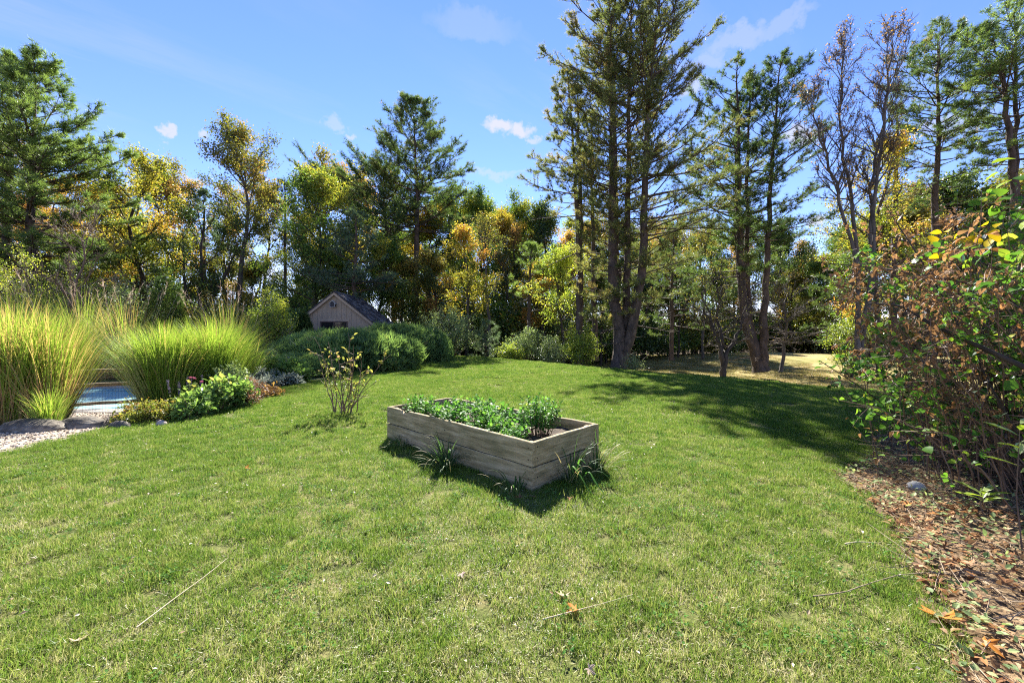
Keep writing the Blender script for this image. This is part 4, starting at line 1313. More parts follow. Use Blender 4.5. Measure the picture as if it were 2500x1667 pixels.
def misc_parts(seed, n, h, spread, base=.32, dry=.15, nplume=0, drybase=.28, tiltk=.33, cpow=2.6, lmin=.65, wk=1.0):
    r = np.random.default_rng(seed)
    a = r.uniform(0, 6.28, n); u = np.sqrt(r.random(n))
    b = np.stack([np.cos(a) * u * base, np.sin(a) * u * base, np.full(n, -.02)], 1)
    a2 = a + r.normal(0, .5, n)
    tilt = np.clip(u * tiltk + r.normal(0, .11, n), -.2, 1.5)
    Lb = h * r.uniform(lmin, 1.12, n) * (1.05 - .1 * u)
    m = 9
    s = np.linspace(0, 1, m)
    curl = r.uniform(.15, 1.5, n) * spread
    ang = tilt[:, None] + curl[:, None] * s[None] ** cpow
    dirs = np.stack([np.cos(a2)[:, None] * np.sin(ang), np.sin(a2)[:, None] * np.sin(ang), np.cos(ang)], -1)
    step = (Lb / (m - 1))[:, None, None]
    P = b[:, None] + np.concatenate([np.zeros((n, 1, 3)), np.cumsum(dirs[:, :-1] * step, 1)], 1)
    w = (wk * r.uniform(.003, .0065, n)[:, None]) * np.array([.6, .9, 1, 1, .95, .85, .7, .45, .08])[None]
    isdry = r.random(n) < dry
    t0 = np.where(isdry, r.uniform(.68, 1, n), np.clip(r.normal(.38, .13, n), 0, .66))
    sm = (s[:-1] + s[1:]) / 2
    tint = np.clip(t0[:, None] + np.clip((drybase - sm)[None] / .12, 0, 1) * r.uniform(.1, .6, n)[:, None] + .1 * (sm[None] - .5), 0, 1)
    NB = MB()
    ribbon(NB, P, w, tint)
    PB = None
    if nplume:
        PB = MB()
        ap_ = r.uniform(0, 6.28, nplume); up_ = np.sqrt(r.random(nplume))
        bb = np.stack([np.cos(ap_) * up_ * base, np.sin(ap_) * up_ * base, np.zeros(nplume)], 1)
        hp = h * r.uniform(1.0, 1.22, nplume)
        e = bb + np.stack([np.cos(ap_) * up_ * hp * .4, np.sin(ap_) * up_ * hp * .4, hp], 1)
        P2 = bb[:, None] + (e - bb)[:, None] * np.linspace(0, 1, 5)[None, :, None]
        PB.tubes(P2, np.broadcast_to(np.array([.004, .004, .0035, .003, .002]), (nplume, 5)), 3, .9)
        kk = 16
        f = r.uniform(.86, 1.02, (nplume, kk))
        pp = (bb[:, None] + (e - bb)[:, None] * f[..., None]).reshape(-1, 3)
        dd = unit(np.repeat(e - bb, kk, 0) + r.normal(0, .55, (nplume * kk, 3)) * h)
        PB.scatter(np.array([(0, .02, 0), (0, -.02, 0), (1, 0, -.12)]), np.array([[0, 1, 2]]), pp, frames(dd, rand_dirs(len(pp), r)), r.uniform(.12, .24, len(pp)), r.random(len(pp)))
    return NB, PB


def plume_grass(label, px, Z, py_top, seed, n=1500, spread=1.0, **k):
    x = wx(px, Z)
    root = thing('plume_grass', label, 'ornamental grass', (x, Z, g(x, Z)), 0, None)
    NB, PB = misc_parts(seed, n, topz(py_top, px, Z) * 1.05, spread, **k)
    NB.obj('blades', MISC, root, False, 'stuff')
    if PB:
        PB.obj('plumes', PLUME, root, False, 'stuff')
    return root


plume_grass('tall plume grass at the left edge beside the boulders', 25, 7.1, 758, 601, 2300, .9, base=.38, cpow=3.6, lmin=.75, wk=1.15, dry=.3, drybase=.5)
plume_grass('tall plume grass with straw-brown stems behind the middle boulder', 122, 7.3, 772, 602, 1100, .9, base=.2, cpow=3.6, lmin=.75, wk=1.15, dry=.35, drybase=.55)
plume_grass('wide green plume grass right of the pool gap', 408, 9.5, 806, 603, 3000, 1.1, base=.36, dry=.07, cpow=3.6, lmin=.78, wk=1.25, drybase=.2)
plume_grass('rounded green plume grass overlapping the wide one on its right', 515, 10.3, 796, 604, 3000, 1.15, base=.42, dry=.07, cpow=3.6, lmin=.78, wk=1.25, drybase=.2)
plume_grass('fine arching plume grass trailing toward the juniper', 598, 11.8, 825, 605, 700, 1.3, base=.35, dry=.15)
plume_grass('pink plumed grass beyond the pool in front of the goldenrod', 70, 17.2, 722, 606, 700, .9, base=.5, dry=.3, nplume=18)
plume_grass('pink plumed grass beyond the pool below the leafless small tree', 200, 17.5, 722, 607, 700, .9, base=.5, dry=.3, nplume=18)
plume_grass('straw-toned plumed grass beyond the pool left of the dark topiary', 310, 17.3, 740, 608, 700, 1.1, base=.5, dry=.4, nplume=16)
plume_grass('short straw-toned grass beyond the pool under the fence gap', 265, 17.0, 850, 611, 900, 1.2, base=.8, dry=.6)
plume_grass('pink plumed grass standing behind the rounded green clump', 560, 17.4, 742, 609, 600, 1.0, base=.45, dry=.3, nplume=18)
plume_grass('pink plumed grass cut by the left edge of the frame', -55, 17.0, 715, 610, 700, .9, base=.5, dry=.3, nplume=14)
plume_grass('short bright green grass clump between the two boulders', 118, 6.55, 940, 612, 260, 1.2, base=.12, dry=.1, drybase=.05)


# ------------------------------------------------------------------ fence, boulders
RAIL = solid_mat('weathered fence rail', [(.3, (.09, .06, .035)), (.55, (.24, .18, .11)), (.8, (.42, .35, .26))], 6, 8, .85, (1, 6, 6), .6, .01)
WIRE = solid_mat('dark wire', [(.3, (.03, .035, .03)), (.7, (.07, .075, .07))], 20, 2, .5, bump=0)
fx0, fy0, fx1, fy1 = -12.21, 7.67, -8.29, 9.95
root = thing('rail_fence', 'split rail fence with wire mesh along the pool', 'fence', (fx0, fy0, -.39), math.atan2(fy1 - fy0, fx1 - fx0))
flen = math.hypot(fx1 - fx0, fy1 - fy0)
npost = 3
for k in range(npost):
    u = flen * k / (npost - 1)
    mb = MB()
    mb.tube([(u, 0, -.2), (u, .01, .5), (u, 0, 1.15), (u, 0, 1.2)], [.075, .072, .07, .045], 9)
    mb.obj('post', RAIL, root, True)
r_ = np.random.default_rng(90)
for zz in (.33, .75, 1.08):
    for k in range(npost - 1):
        a, b = flen * k / (npost - 1), flen * (k + 1) / (npost - 1)
        t = np.linspace(a - .05, b + .05, 9)
        mb = MB()
        mb.tube(np.stack([t, .03 + r_.normal(0, .006, 9), zz + (t - t.mean()) * r_.normal(.008, .006) + r_.normal(0, .006, 9)], 1), np.full(9, .045) * r_.uniform(.85, 1.15, 9), 7)
        mb.obj('rail', RAIL, root, True)
mb = MB()
xs = np.arange(0, flen, .055)
mb.tubes(np.stack([np.stack([xs, np.full_like(xs, -.03), np.full_like(xs, .02)], 1), np.stack([xs, np.full_like(xs, -.03), np.full_like(xs, 1.05)], 1)], 1), np.full((len(xs), 2), .0016), 3)
zs = np.arange(.05, 1.08, .11)
mb.tubes(np.stack([np.stack([np.zeros_like(zs), np.full_like(zs, -.03), zs], 1), np.stack([np.full_like(zs, flen), np.full_like(zs, -.03), zs], 1)], 1), np.full((len(zs), 2), .0016), 3)
mb.obj('wire_mesh', WIRE, root, False)

ROCK = solid_mat('lichened grey rock', [(.3, (.05, .042, .034)), (.5, (.13, .11, .085)), (.66, (.27, .24, .19)), (.78, (.38, .36, .28))], 3.5, 10, .9, (1, 1, 2.2), 1, .04, bscale=9)


def boulder(label, loc, sx, sy, sz, seed, rotz=0, name='boulder', mat=None):
    r = np.random.default_rng(seed)
    nu, nv = 26, 14
    u = np.arange(nu) * 2 * np.pi / nu
    v = np.linspace(-.35, np.pi / 2, nv)
    U, Vv = np.meshgrid(u, v)
    d = np.stack([np.cos(U) * np.cos(Vv), np.sin(U) * np.cos(Vv), np.sin(Vv)], -1)
    rad = np.ones(U.shape)
    for _ in range(16):
        c = rand_dirs(1, r)[0]
        rad += r.uniform(-.12, .13) * np.exp(-((1 - d @ c) / r.uniform(.03, .3)))
    rad += .03 * np.sin(d[..., 2] * 22 + 3 * d[..., 0])
    rad[-1] = rad[-1].mean()
    P = d * rad[..., None] * np.array([sx, sy, sz])
    i = np.arange(nv - 1)[:, None] * nu; j = np.arange(nu)[None]; k = (j + 1) % nu
    mb = MB()
    mb.add(P.reshape(-1, 3), np.stack([i + j, i + k, i + nu + k, i + nu + j], -1).reshape(-1, 4))
    o = mb.obj(name, mat or ROCK, None, True, loc=loc)
    o.rotation_euler = (0, 0, rotz)
    return tag(o, label, 'rock')


bx, by = gp(30, 1058)
boulder('long flat mossy boulder at the left edge of the gravel path', (bx, by + .25, g(bx, by + .25)), .5, .28, .17, 1)
bx, by = gp(160, 1046)
boulder('dark rounded boulder beside the gap in the plume grasses', (bx, by + .2, g(bx, by + .2)), .40, .24, .19, 2, .1)
bx, by = gp(275, 1047)
boulder('small lichen-grey rock at the corner of the flower bed', (bx, by + .1, g(bx, by + .1)), .16, .1, .13, 3, .5)
PINKROCK = solid_mat('pale pink rock', [(.3, (.3, .22, .19)), (.7, (.55, .45, .4))], 9, 8, .9, bump=.6, bump_dist=.01)
bx, by = gp(394, 1036)
boulder('small pinkish stone at the lawn edge below the low shrub', (bx, by, 0), .085, .06, .07, 4, .2, 'stone', PINKROCK)
bx, by = gp(2236, 1190)
boulder('pale stone half buried among the shrub canes on the right', (bx, by, 0), .085, .06, .06, 5, .3, 'stone', solid_mat('pale rock', [(.3, (.3, .28, .25)), (.7, (.6, .57, .5))], 9, 8, .9, bump=.6, bump_dist=.01))

# pebbles lying on the gravel
mb = MB()
r_ = np.random.default_rng(91)
pp = r_.uniform((-12, 5.0), (-6.0, 10.2), (11000, 2))
pp = pp[pip(PATH, pp[:, 0], pp[:, 1])]
oct_v = np.array([(1, 0, 0), (0, 1, 0), (-1, 0, 0), (0, -1, 0), (0, 0, .7), (0, 0, -.5)])
oct_f = np.array([[0, 1, 4], [1, 2, 4], [2, 3, 4], [3, 0, 4], [1, 0, 5], [2, 1, 5], [3, 2, 5], [0, 3, 5]])
n = len(pp)
d = rand_dirs(n, r_); d[:, 2] *= .2
mb.scatter(oct_v * np.array([1, .75, .6]), oct_f, np.stack([pp[:, 0], pp[:, 1], gz(pp[:, 0], pp[:, 1]) + .018], 1), frames(d, np.array([[0, 0, 1.]]) + np.zeros((n, 3))), r_.uniform(.009, .03, n), r_.random(n))
PEB = solid_mat('path pebbles', [(.25, (.09, .06, .04)), (.5, (.36, .28, .21)), (.75, (.6, .51, .42))], 2, 4, .85, bump=0, use_tint=.9)
mb.obj('pebbles', PEB, None, False, 'stuff')


# ------------------------------------------------------------------ shed
SIDING = solid_mat('painted tan siding', [(.3, (.29, .225, .15)), (.7, (.37, .295, .205))], 3, 8, .85, (6, 1, .6), .25, .004)
TRIM = solid_mat('tan trim', [(.3, (.34, .26, .175)), (.7, (.42, .335, .235))], 3, 6, .8, bump=.2, bump_dist=.003)
DRIP = solid_mat('dark drip edge', [(.3, (.03, .028, .028)), (.7, (.06, .056, .055))], 4, 4, .7, bump=0)
SHING = solid_mat('asphalt shingles', [(.2, (.035, .03, .03)), (.5, (.085, .075, .07)), (.8, (.17, .155, .14))], 2, 6, .95, bump=.6, bump_dist=.004, use_tint=.8, bscale=40)
PANE = solid_mat('dark window glass', [(.3, (.01, .011, .012)), (.7, (.03, .028, .026))], 2, 2, .08, bump=0, spec=.6)
WINFR = solid_mat('brown window frame', [(.3, (.06, .04, .03)), (.7, (.12, .08, .06))], 5, 4, .7, bump=0)
SX, SY, SA = -11.1, 25.0, 4.30          # ridge end nearest the camera
SB, SL, PITCH = g(SX, SY) - .05, 4.1, math.tan(R(38.5))
HWID = 2.95
root = thing('shed', 'tan board-sided shed with a steep dark shingle roof', 'shed', (SX, SY, 0))
eave = SA - HWID * PITCH
bw = .305
k = 0
u = -HWID
while u < HWID - .01:
    v = min(u + bw - .012, HWID)
    za, zb = SA - abs(u) * PITCH - .06, SA - abs(v) * PITCH - .06
    mb = MB()
    top = [(u, za), (v, zb)]
    if u < 0 < v:
        top = [(u, za), (0, SA - .06), (v, zb)]
    prof = [(u, SB), (v, SB)] + top[::-1]
    n = len(prof)
    V = [(a, 0.0, z) for a, z in prof] + [(a, .03, z) for a, z in prof]
    mb.add(V, [np.array([list(range(n))]), np.array([[n + q for q in range(n)][::-1]]), np.array([[q, n + q, n + (q + 1) % n, (q + 1) % n] for q in range(n)])])
    mb.obj('board', SIDING, root)
    u += bw
mb = MB()
mb.box((-HWID, .031, SB), (-HWID + .06, SL, eave + .0)); mb.box((HWID - .06, .031, SB), (HWID, SL, eave + .0)); mb.box((-HWID + .061, SL - .06, SB), (HWID - .061, SL, eave))
mb.add([(-HWID, .031, eave), (HWID, .031, eave), (0, .031, SA - .08), (-HWID, .05, eave), (HWID, .05, eave), (0, .05, SA - .08)], [np.array([[0, 1, 2], [5, 4, 3]])])
mb.obj('wall', SIDING, root)
OV, FR = .32, .22                        # eave overhang, gable overhang
for sgn in (-1, 1):
    nx, nz = math.sin(math.atan(PITCH)) * sgn, math.cos(math.atan(PITCH))
    e = HWID + OV
    pts = lambda off: [(0, SA + off), (sgn * e, SA - e * PITCH + off)]
    mb = MB()
    (xa, za), (xb, zb) = pts(0.0)
    V = []
    for yy in (-FR, SL + FR):
        V += [(xa, yy, za + .01), (xb, yy, zb + .01), (xb, yy, zb - .07), (xa, yy, za - .07)]
    mb.add(V, np.array([[0, 1, 2, 3], [7, 6, 5, 4], [0, 4, 5, 1], [1, 5, 6, 2], [2, 6, 7, 3], [3, 7, 4, 0]]))
    rf = mb.obj('roof', DRIP, root)
    # fascia board along the gable
    mb = MB()
    V = []
    for yy in (-FR + .03, -FR + .065):
        V += [(0, yy, SA - .075), (sgn * e, yy, SA - e * PITCH - .075), (sgn * e, yy, SA - e * PITCH - .25), (0, yy, SA - .25)]
    mb.add(V, np.array([[0, 1, 2, 3], [7, 6, 5, 4], [0, 4, 5, 1], [1, 5, 6, 2], [2, 6, 7, 3], [3, 7, 4, 0]]))
    mb.obj('fascia_board', TRIM, root)
    # shingles in courses
    rs = np.random.default_rng(5 + sgn)
    slope = math.hypot(e, e * PITCH)
    tdir = np.array([sgn * e / slope, 0, -e * PITCH / slope])
    nrm = np.array([nx, 0, nz])
    rows, wcol = int(slope / .2), .335
    sm = MB()
    one = None
    for rw in range(rows):
        for cl in range(int((SL + 2 * FR) / wcol) + 1):
            yy = -FR + cl * wcol + (rw % 2) * wcol * .5 - .12
            if yy + wcol > SL + FR + .05 or yy < -FR - .13:
                continue
            c = np.array([0, yy, SA + .014]) + tdir * (rw * .2) + nrm * 0.004
            if sgn > 0:
                if one is None:
                    V = []
                    for d, h in ((0, .0), (.23, .012)):
                        for w_ in (0, wcol - .012):
                            for zt in (0, .007):
                                V.append(tdir * d + np.array([0, w_, 0]) + nrm * (h + zt))
                    one = (np.array(V), np.array([[0, 1, 3, 2], [4, 6, 7, 5], [0, 4, 5, 1], [2, 3, 7, 6], [1, 5, 7, 3], [0, 2, 6, 4]]))
                    one_me = []
                    for q in range(6):
                        m1 = MB(); m1.add(one[0], one[1], q / 5)
                        one_me.append(m1.mesh('shingle', SHING))
                s = obj('shingle', one_me[int(rs.integers(0, 6))], rf, tuple(c))
            else:
                sm.box((0, 0, 0), (0, 0, 0)) if False else None
    if sgn < 0:
        m = rows
        for rw in range(m):
            c = np.array([0, -FR, SA + .018]) + tdir * (rw * .2)
            V = [c, c + tdir * .23 + nrm * .012, c + tdir * .23 + nrm * .012 + np.array([0, SL + 2 * FR, 0]), c + np.array([0, SL + 2 * FR, 0])]
            sm.add(V, np.array([[0, 1, 2, 3]]), rs.random())
        sm.obj('shingles', SHING, rf, False, 'stuff')
# window
fr = MB()
wx0, wx1, wz0, wz1 = -.92, .78, 1.25, 2.42
for lo, hi in (((wx0, -.05, wz1 - .07), (wx1, -.003, wz1)), ((wx0, -.05, wz0), (wx1, -.003, wz0 + .07)), ((wx0, -.05, wz0 + .07), (wx0 + .07, -.003, wz1 - .07)), ((wx1 - .07, -.05, wz0 + .07), (wx1, -.003, wz1 - .07)), ((-.1, -.045, wz0 + .07), (-.04, -.003, wz1 - .07))):
    fr.box(lo, hi)
wf = fr.obj('window', WINFR, root)
for a, b in ((wx0 + .07, -.1), (-.04, wx1 - .07)):
    mb = MB(); mb.box((a, -.02, wz0 + .07), (b, -.004, wz1 - .07)); mb.obj('pane', PANE, wf)
mb = MB(); mb.box((wx0 - .12, -.03, wz1 + .003), (wx1 + .12, -.002, wz1 + .13)); mb.obj('window_head_trim', TRIM, root)
# birdhouse hung in the gable
root = thing('birdhouse', 'small dark birdhouse with a pale rim under the shed gable', 'birdhouse', (SX - .08, SY - .003, SA - .98))
mb = MB()
prof = [(-.13, 0), (.13, 0), (.13, .2), (0, .36), (-.13, .2)]
V = [(a, -.22, z) for a, z in prof] + [(a, 0, z) for a, z in prof]
mb.add(V, [np.array([[0, 1, 2, 3, 4]]), np.array([[9, 8, 7, 6, 5]]), np.array([[q, 5 + q, 5 + (q + 1) % 5, (q + 1) % 5] for q in range(5)])])
mb.obj('box', DRIP, root)
PALE = solid_mat('pale weathered wood', [(.3, (.35, .34, .31)), (.7, (.55, .54, .5))], 6, 4, .8, bump=.1)
mb = MB()
for sgn in (-1, 1):
    V = [(0, -.27, .375), (sgn * .19, -.27, .15), (sgn * .19, -.27, .18), (0, -.27, .41), (0, 0, .375), (sgn * .19, 0, .15), (sgn * .19, 0, .18), (0, 0, .41)]
    mb.add(V, np.array([[0, 1, 2, 3], [7, 6, 5, 4], [0, 4, 5, 1], [1, 5, 6, 2], [2, 6, 7, 3]]))
mb.obj('roof', PALE, root)
mb = MB()
mb.box((-.15, -.25, -.02), (.15, 0, -.002)); mb.box((-.15, -.235, 0), (-.132, -.222, .2)); mb.box((.132, -.235, 0), (.15, -.222, .2))
mb.obj('trim', PALE, root)


# ------------------------------------------------------------------ flower bed
HERB = leaf_mat('perennial leaves', [(0, (.07, .13, .035)), (.5, (.15, .24, .06)), (.85, (.22, .28, .08)), (1, (.36, .33, .1))], .45, .55, .35)
LOWSH = leaf_mat('low shrub leaves', [(0, (.06, .09, .02)), (.45, (.15, .18, .035)), (.8, (.26, .21, .05)), (1, (.3, .14, .06))], .45, .45, .4)
SILVER = leaf_mat('silver leaves', [(0, (.14, .17, .12)), (.5, (.3, .34, .26)), (1, (.45, .45, .36))], .35, .3, .5, (1, 1, 1))
MINT = leaf_mat('mint leaves', [(0, (.035, .1, .02)), (.5, (.07, .18, .03)), (.9, (.14, .26, .05)), (1, (.25, .3, .08))], .45, .7, .3)
DRYB = leaf_mat('dry brown leaves', [(0, (.08, .045, .025)), (.5, (.2, .11, .06)), (1, (.36, .22, .13))], .4, .3, .5, (1.1, 1, .85))
VIOLET = leaf_mat('violet florets', [(0, (.13, .10, .2)), (1, (.3, .24, .38))], .4, .1, .6, (1, 1, 1))
PINKF = leaf_mat('pink petals', [(0, (.4, .05, .12)), (1, (.6, .2, .3))], .4, .1, .6, (1, 1, 1))
OV = (OVATE_V, OVATE_F)


def bedplant(name, label, px, py, h, w, lm, seed, cat='plant', nleaf=900, leaf=.07, nstem=22, tmpl=OV, cluster=.04, **k):
    X, Z = gp(px, py)
    TB, NB = shrub_parts(seed, h, w / 2, nstem=nstem, nleaf=nleaf, leaf=leaf, cluster=cluster, tmpl=tmpl, base_r=.4, low=.1, **k)
    return shrub(name, label, (X, Z, g(X, Z)), TB, NB, BARK_TAN, lm, cat)


bedplant('low_shrub', 'rounded bronze-green low shrub at the near corner of the flower bed', 345, 1026, .36, .85, LOWSH, 701, 'shrub', 2600, .045)
bedplant('low_shrub', 'second bronze-green low shrub just right of the first', 425, 1014, .4, .62, LOWSH, 702, 'shrub', 1700, .045)
bedplant('phlox', 'tall leafy phlox with a dark pink bloom in the flower bed', 535, 1002, .62, .85, HERB, 703, 'flower', 1100, .105)
bedplant('phlox', 'leafy green perennial at the lawn edge left of the pink bloom', 480, 1016, .5, .6, HERB, 704, 'flower', 700, .09)
bedplant('perennial', 'bright leafy perennial tuft below the garden ornament', 690, 935, .82, 1.3, HERB, 705, 'flower', 1500, .12)
bedplant('lambs_ear', 'silver-leaved ground plant at the far end of the bed edge', 700, 941, .28, .8, SILVER, 706, 'flower', 500, .13)
bedplant('lavender', 'silvery feathery mound left of the bright leafy tuft', 645, 950, .55, .9, SILVER, 707, 'flower', 2200, .075, tmpl=(LANCE_V, LANCE_F))
bedplant('dry_perennial', 'dry tan-pink perennial mound in the middle of the flower bed', 608, 975, .42, .85, DRYB, 708, 'flower', 1500, .07, tmpl=(LANCE_V, LANCE_F))
bedplant('perennial', 'dark rusty withered flower heads behind the tan-pink mound', 610, 935, .72, .7, DRYB, 709, 'flower', 500, .1)
bedplant('perennial', 'grey-green leggy perennial left of the garden ornament', 660, 915, 1.15, .8, LV_SAGE, 710, 'flower', 900, .1)
bedplant('groundcover_plant', 'low dark trailing plant at the lawn edge below the tan mound', 655, 967, .2, .8, LV_RUST, 711, 'flower', 500, .07)
bedplant('perennial', 'small pale green tuft at the bed edge right of the low shrubs', 462, 1022, .3, .45, HERB, 712, 'flower', 500, .07)
bedplant('perennial', 'light green leafy plant directly right of the pink bloom', 585, 994, .5, .6, HERB, 713, 'flower', 700, .09)
bedplant('grass_tuft', 'tawny fine-leaved tuft at the bed edge before the tan-pink mound', 590, 992, .32, .6, DRYB, 714, 'flower', 900, .08, tmpl=(LANCE_V, LANCE_F))
bedplant('perennial', 'sage green plant behind the pink bloom, tallest of the bed middle', 560, 972, .95, .8, LV_SAGE, 715, 'flower', 900, .09)
bedplant('perennial', 'pale feathery plant between the tan-pink mound and the silver mound', 628, 962, .5, .7, SILVER, 716, 'flower', 1200, .07, tmpl=(LANCE_V, LANCE_F))
bedplant('perennial', 'bright yellow-green tuft at the far tip of the bed, next to the lawn', 728, 932, .5, .9, HERB, 717, 'flower', 900, .1)
bedplant('perennial', 'lime green plant between the plume grass and the garden ornament', 640, 918, .9, .9, LV_LIME, 718, 'flower', 900, .1)
bedplant('perennial', 'green plant at the foot of the plume grass behind the violet spikes', 480, 992, .55, .7, HERB, 719, 'flower', 700, .09)
# pink bloom heads on the phlox
X, Z = gp(535, 1000)
root = [o for o in bpy.data.objects if o.name == 'phlox'][0]
r_ = np.random.default_rng(93)
for dx, dy, dz in ((-.35, -.28, .70), (-.12, -.3, .62), (-.5, .0, .66)):
    mb = MB()
    n = 26
    d = rand_dirs(n, r_); d[:, 2] = np.abs(d[:, 2])
    mb.scatter(LEAF_V, LEAF_F, d * .018 + np.array([dx, dy, dz]), frames(rand_dirs(n, r_), d), np.full(n, .024), r_.random(n))
    mb.obj('bloom', PINKF, root)
# violet spikes
for q, (px, py, h, lab) in enumerate(((435, 996, .95, 'tall violet flower spikes rising before the plume grass'), (492, 985, .92, 'faded lilac flower spikes right of the violet ones'))):
    X, Z = gp(px, py)
    root = thing('salvia', lab, 'flower', (X, Z, g(X, Z)))
    r_ = np.random.default_rng(94 + q)
    st, fl, lf = MB(), MB(), MB()
    for k in range(5):
        a, u = r_.uniform(0, 6.28), r_.uniform(0, .22)
        b = np.array([math.cos(a) * u * .5, math.sin(a) * u * .5, 0]); e = np.array([math.cos(a) * u * 1.3, math.sin(a) * u * 1.3, h * r_.uniform(.65, 1)])
        st.tube([b, (b + e) / 2 + r_.normal(0, .01, 3), e], [.004, .0035, .002], 4)
        n = 60
        t = r_.uniform(.68, 1, n)
        d = rand_dirs(n, r_) + np.array([0, 0, .3])
        fl.scatter(LEAF_V, LEAF_F, b + (e - b) * t[:, None] + d * .008, frames(d, rand_dirs(n, r_)), r_.uniform(.012, .022, n), r_.random(n))
        n = 14
        t = r_.uniform(.05, .6, n)
        lf.scatter(LANCE_V, LANCE_F, b + (e - b) * t[:, None], frames(rand_dirs(n, r_) + np.array([0, 0, .4]), rand_dirs(n, r_)), r_.uniform(.06, .11, n), r_.random(n))
    st.obj('stems', BARK_TAN, root, False, 'stuff'); fl.obj('florets', VIOLET, root, False, 'stuff'); lf.obj('foliage', HERB, root, False, 'stuff')
# strappy iris leaves
for q, (px, py, h, lab) in enumerate(((405, 1000, .5, 'blue-green strappy leaves behind the second low shrub'), (440, 990, .45, 'upright strappy leaves below the violet spikes'))):
    X, Z = gp(px, py)
    root = thing('iris', lab, 'flower', (X, Z, g(X, Z)))
    NB, _ = misc_parts(720 + q, 34, h, .5, base=.1, dry=.1, drybase=0)
    NB.obj('blades', HERB, root, False, 'stuff')
# garden ornament: a round bellied jar with a banded foot
TERRA = solid_mat('weathered clay', [(.3, (.16, .12, .08)), (.7, (.30, .24, .17))], 5, 6, .9, bump=.3, bump_dist=.005)
STONE = solid_mat('pale stone band', [(.3, (.36, .34, .3)), (.7, (.5, .48, .43))], 5, 6, .9, bump=.2)


def lathe(mb, prof, sides=20):
    a = np.arange(sides) * 2 * np.pi / sides
    V = np.array([[(rr * math.cos(t), rr * math.sin(t), z) for t in a] for rr, z in prof]).reshape(-1, 3)
    f = [[i * sides + j, i * sides + (j + 1) % sides, (i + 1) * sides + (j + 1) % sides, (i + 1) * sides + j] for i in range(len(prof) - 1) for j in range(sides)]
    mb.add(V, np.array(f))


X, Z = wx(691, 12.6), 12.9
root = thing('garden_ornament', 'small clay jar ornament among the plants before the juniper', 'ornament', (X, Z, g(X, Z)))
mb = MB(); lathe(mb, [(.0, .0), (.1, 0), (.09, .2), (.1, .36)]); mb.obj('pedestal', STONE, root, True)
mb = MB(); lathe(mb, [(.105, .362), (.13, .40), (.128, .44), (.118, .445)]); mb.obj('band', STONE, root, True)
mb = MB(); lathe(mb, [(.11, .447), (.125, .55), (.12, .62), (.085, .69), (.045, .73), (.055, .78), (.05, .82), (.0, .83)]); mb.obj('jar', TERRA, root, True)

# ------------------------------------------------------------------ thin shrub on the lawn
ROSEL = leaf_mat('autumn rose leaves', [(0, (.12, .17, .04)), (.4, (.25, .27, .07)), (.65, (.38, .32, .1)), (.85, (.46, .29, .17)), (1, (.48, .24, .16))], .5, .55, .35)
X0, Y0 = gp(822, 1012)
root = thing('rose_bush', 'sparse upright shrub with pinkish yellow leaves standing on the lawn', 'shrub', (X0, Y0, g(X0, Y0)))
r_ = np.random.default_rng(21)
lm_ = []
for q in range(8):
    m1 = MB(); m1.add(OVATE_V * np.array([1, r_.uniform(.8, 1.1), r_.uniform(.6, 2)]), OVATE_F, q / 7)
    lm_.append(m1.mesh('leaf', ROSEL))
tipz = [(768, 822), (790, 880), (800, 835), (818, 850), (850, 812), (862, 845), (880, 872), (905, 905), (955, 862), (925, 930), (845, 900), (785, 930), (870, 925), (900, 960), (775, 860), (858, 880)]
cnt = 0
for q, (px, py) in enumerate(tipz):
    dz = r_.uniform(-.45, .45)
    e = np.array([wx(px, Y0 + dz) - X0, dz, wz(py, Y0 + dz)])
    b = np.array([r_.uniform(-.1, .18) + (.16 if px > 840 else -.06), r_.uniform(-.12, .12), -.03])
    c = b + (e - b) * np.array([.25, .3, .5]) + np.array([r_.normal(0, .05), 0, 0])
    s = np.linspace(0, 1, 9)[:, None]
    P = (1 - s) ** 2 * b + 2 * s * (1 - s) * c + s ** 2 * e + r_.normal(0, .012, (9, 3))
    mb = MB()
    mb.tube(P, .012 * (1 - .75 * s[:, 0]), 6)
    for k in range(5):
        t = r_.uniform(.4, .95); i = int(t * 8)
        d = np.array([r_.normal(0, .6), r_.normal(0, .6), r_.uniform(.2, 1)]); d /= np.linalg.norm(d)
        ln = r_.uniform(.1, .28)
        e2 = P[i] + d * ln
        mb.tube([P[i], P[i] + d * ln * .5 + r_.normal(0, .012, 3), e2], [.005, .004, .002], 4)
        for w_ in range(5):
            p_ = P[i] + d * ln * r_.uniform(.4, 1.05)
            Rm = frames(rand_dirs(1, r_) + np.array([[0, 0, .1]]), np.array([[r_.normal(0, .4), r_.normal(0, .4), 1.]]))[0]
            o = obj('leaf', lm_[min(7, int(np.clip(r_.normal(2.2 + 3.2 * (p_[2] / 1.6) ** 1.5, 1.6), 0, 7)))], root)
            from mathutils import Matrix
            sc_ = r_.uniform(.04, .085)
            o.matrix_local = Matrix([[*(Rm[i_] * sc_), p_[i_]] for i_ in range(3)] + [[0, 0, 0, 1]])
            cnt += 1
    mb.obj('stem', BARK_TAN, root, True)

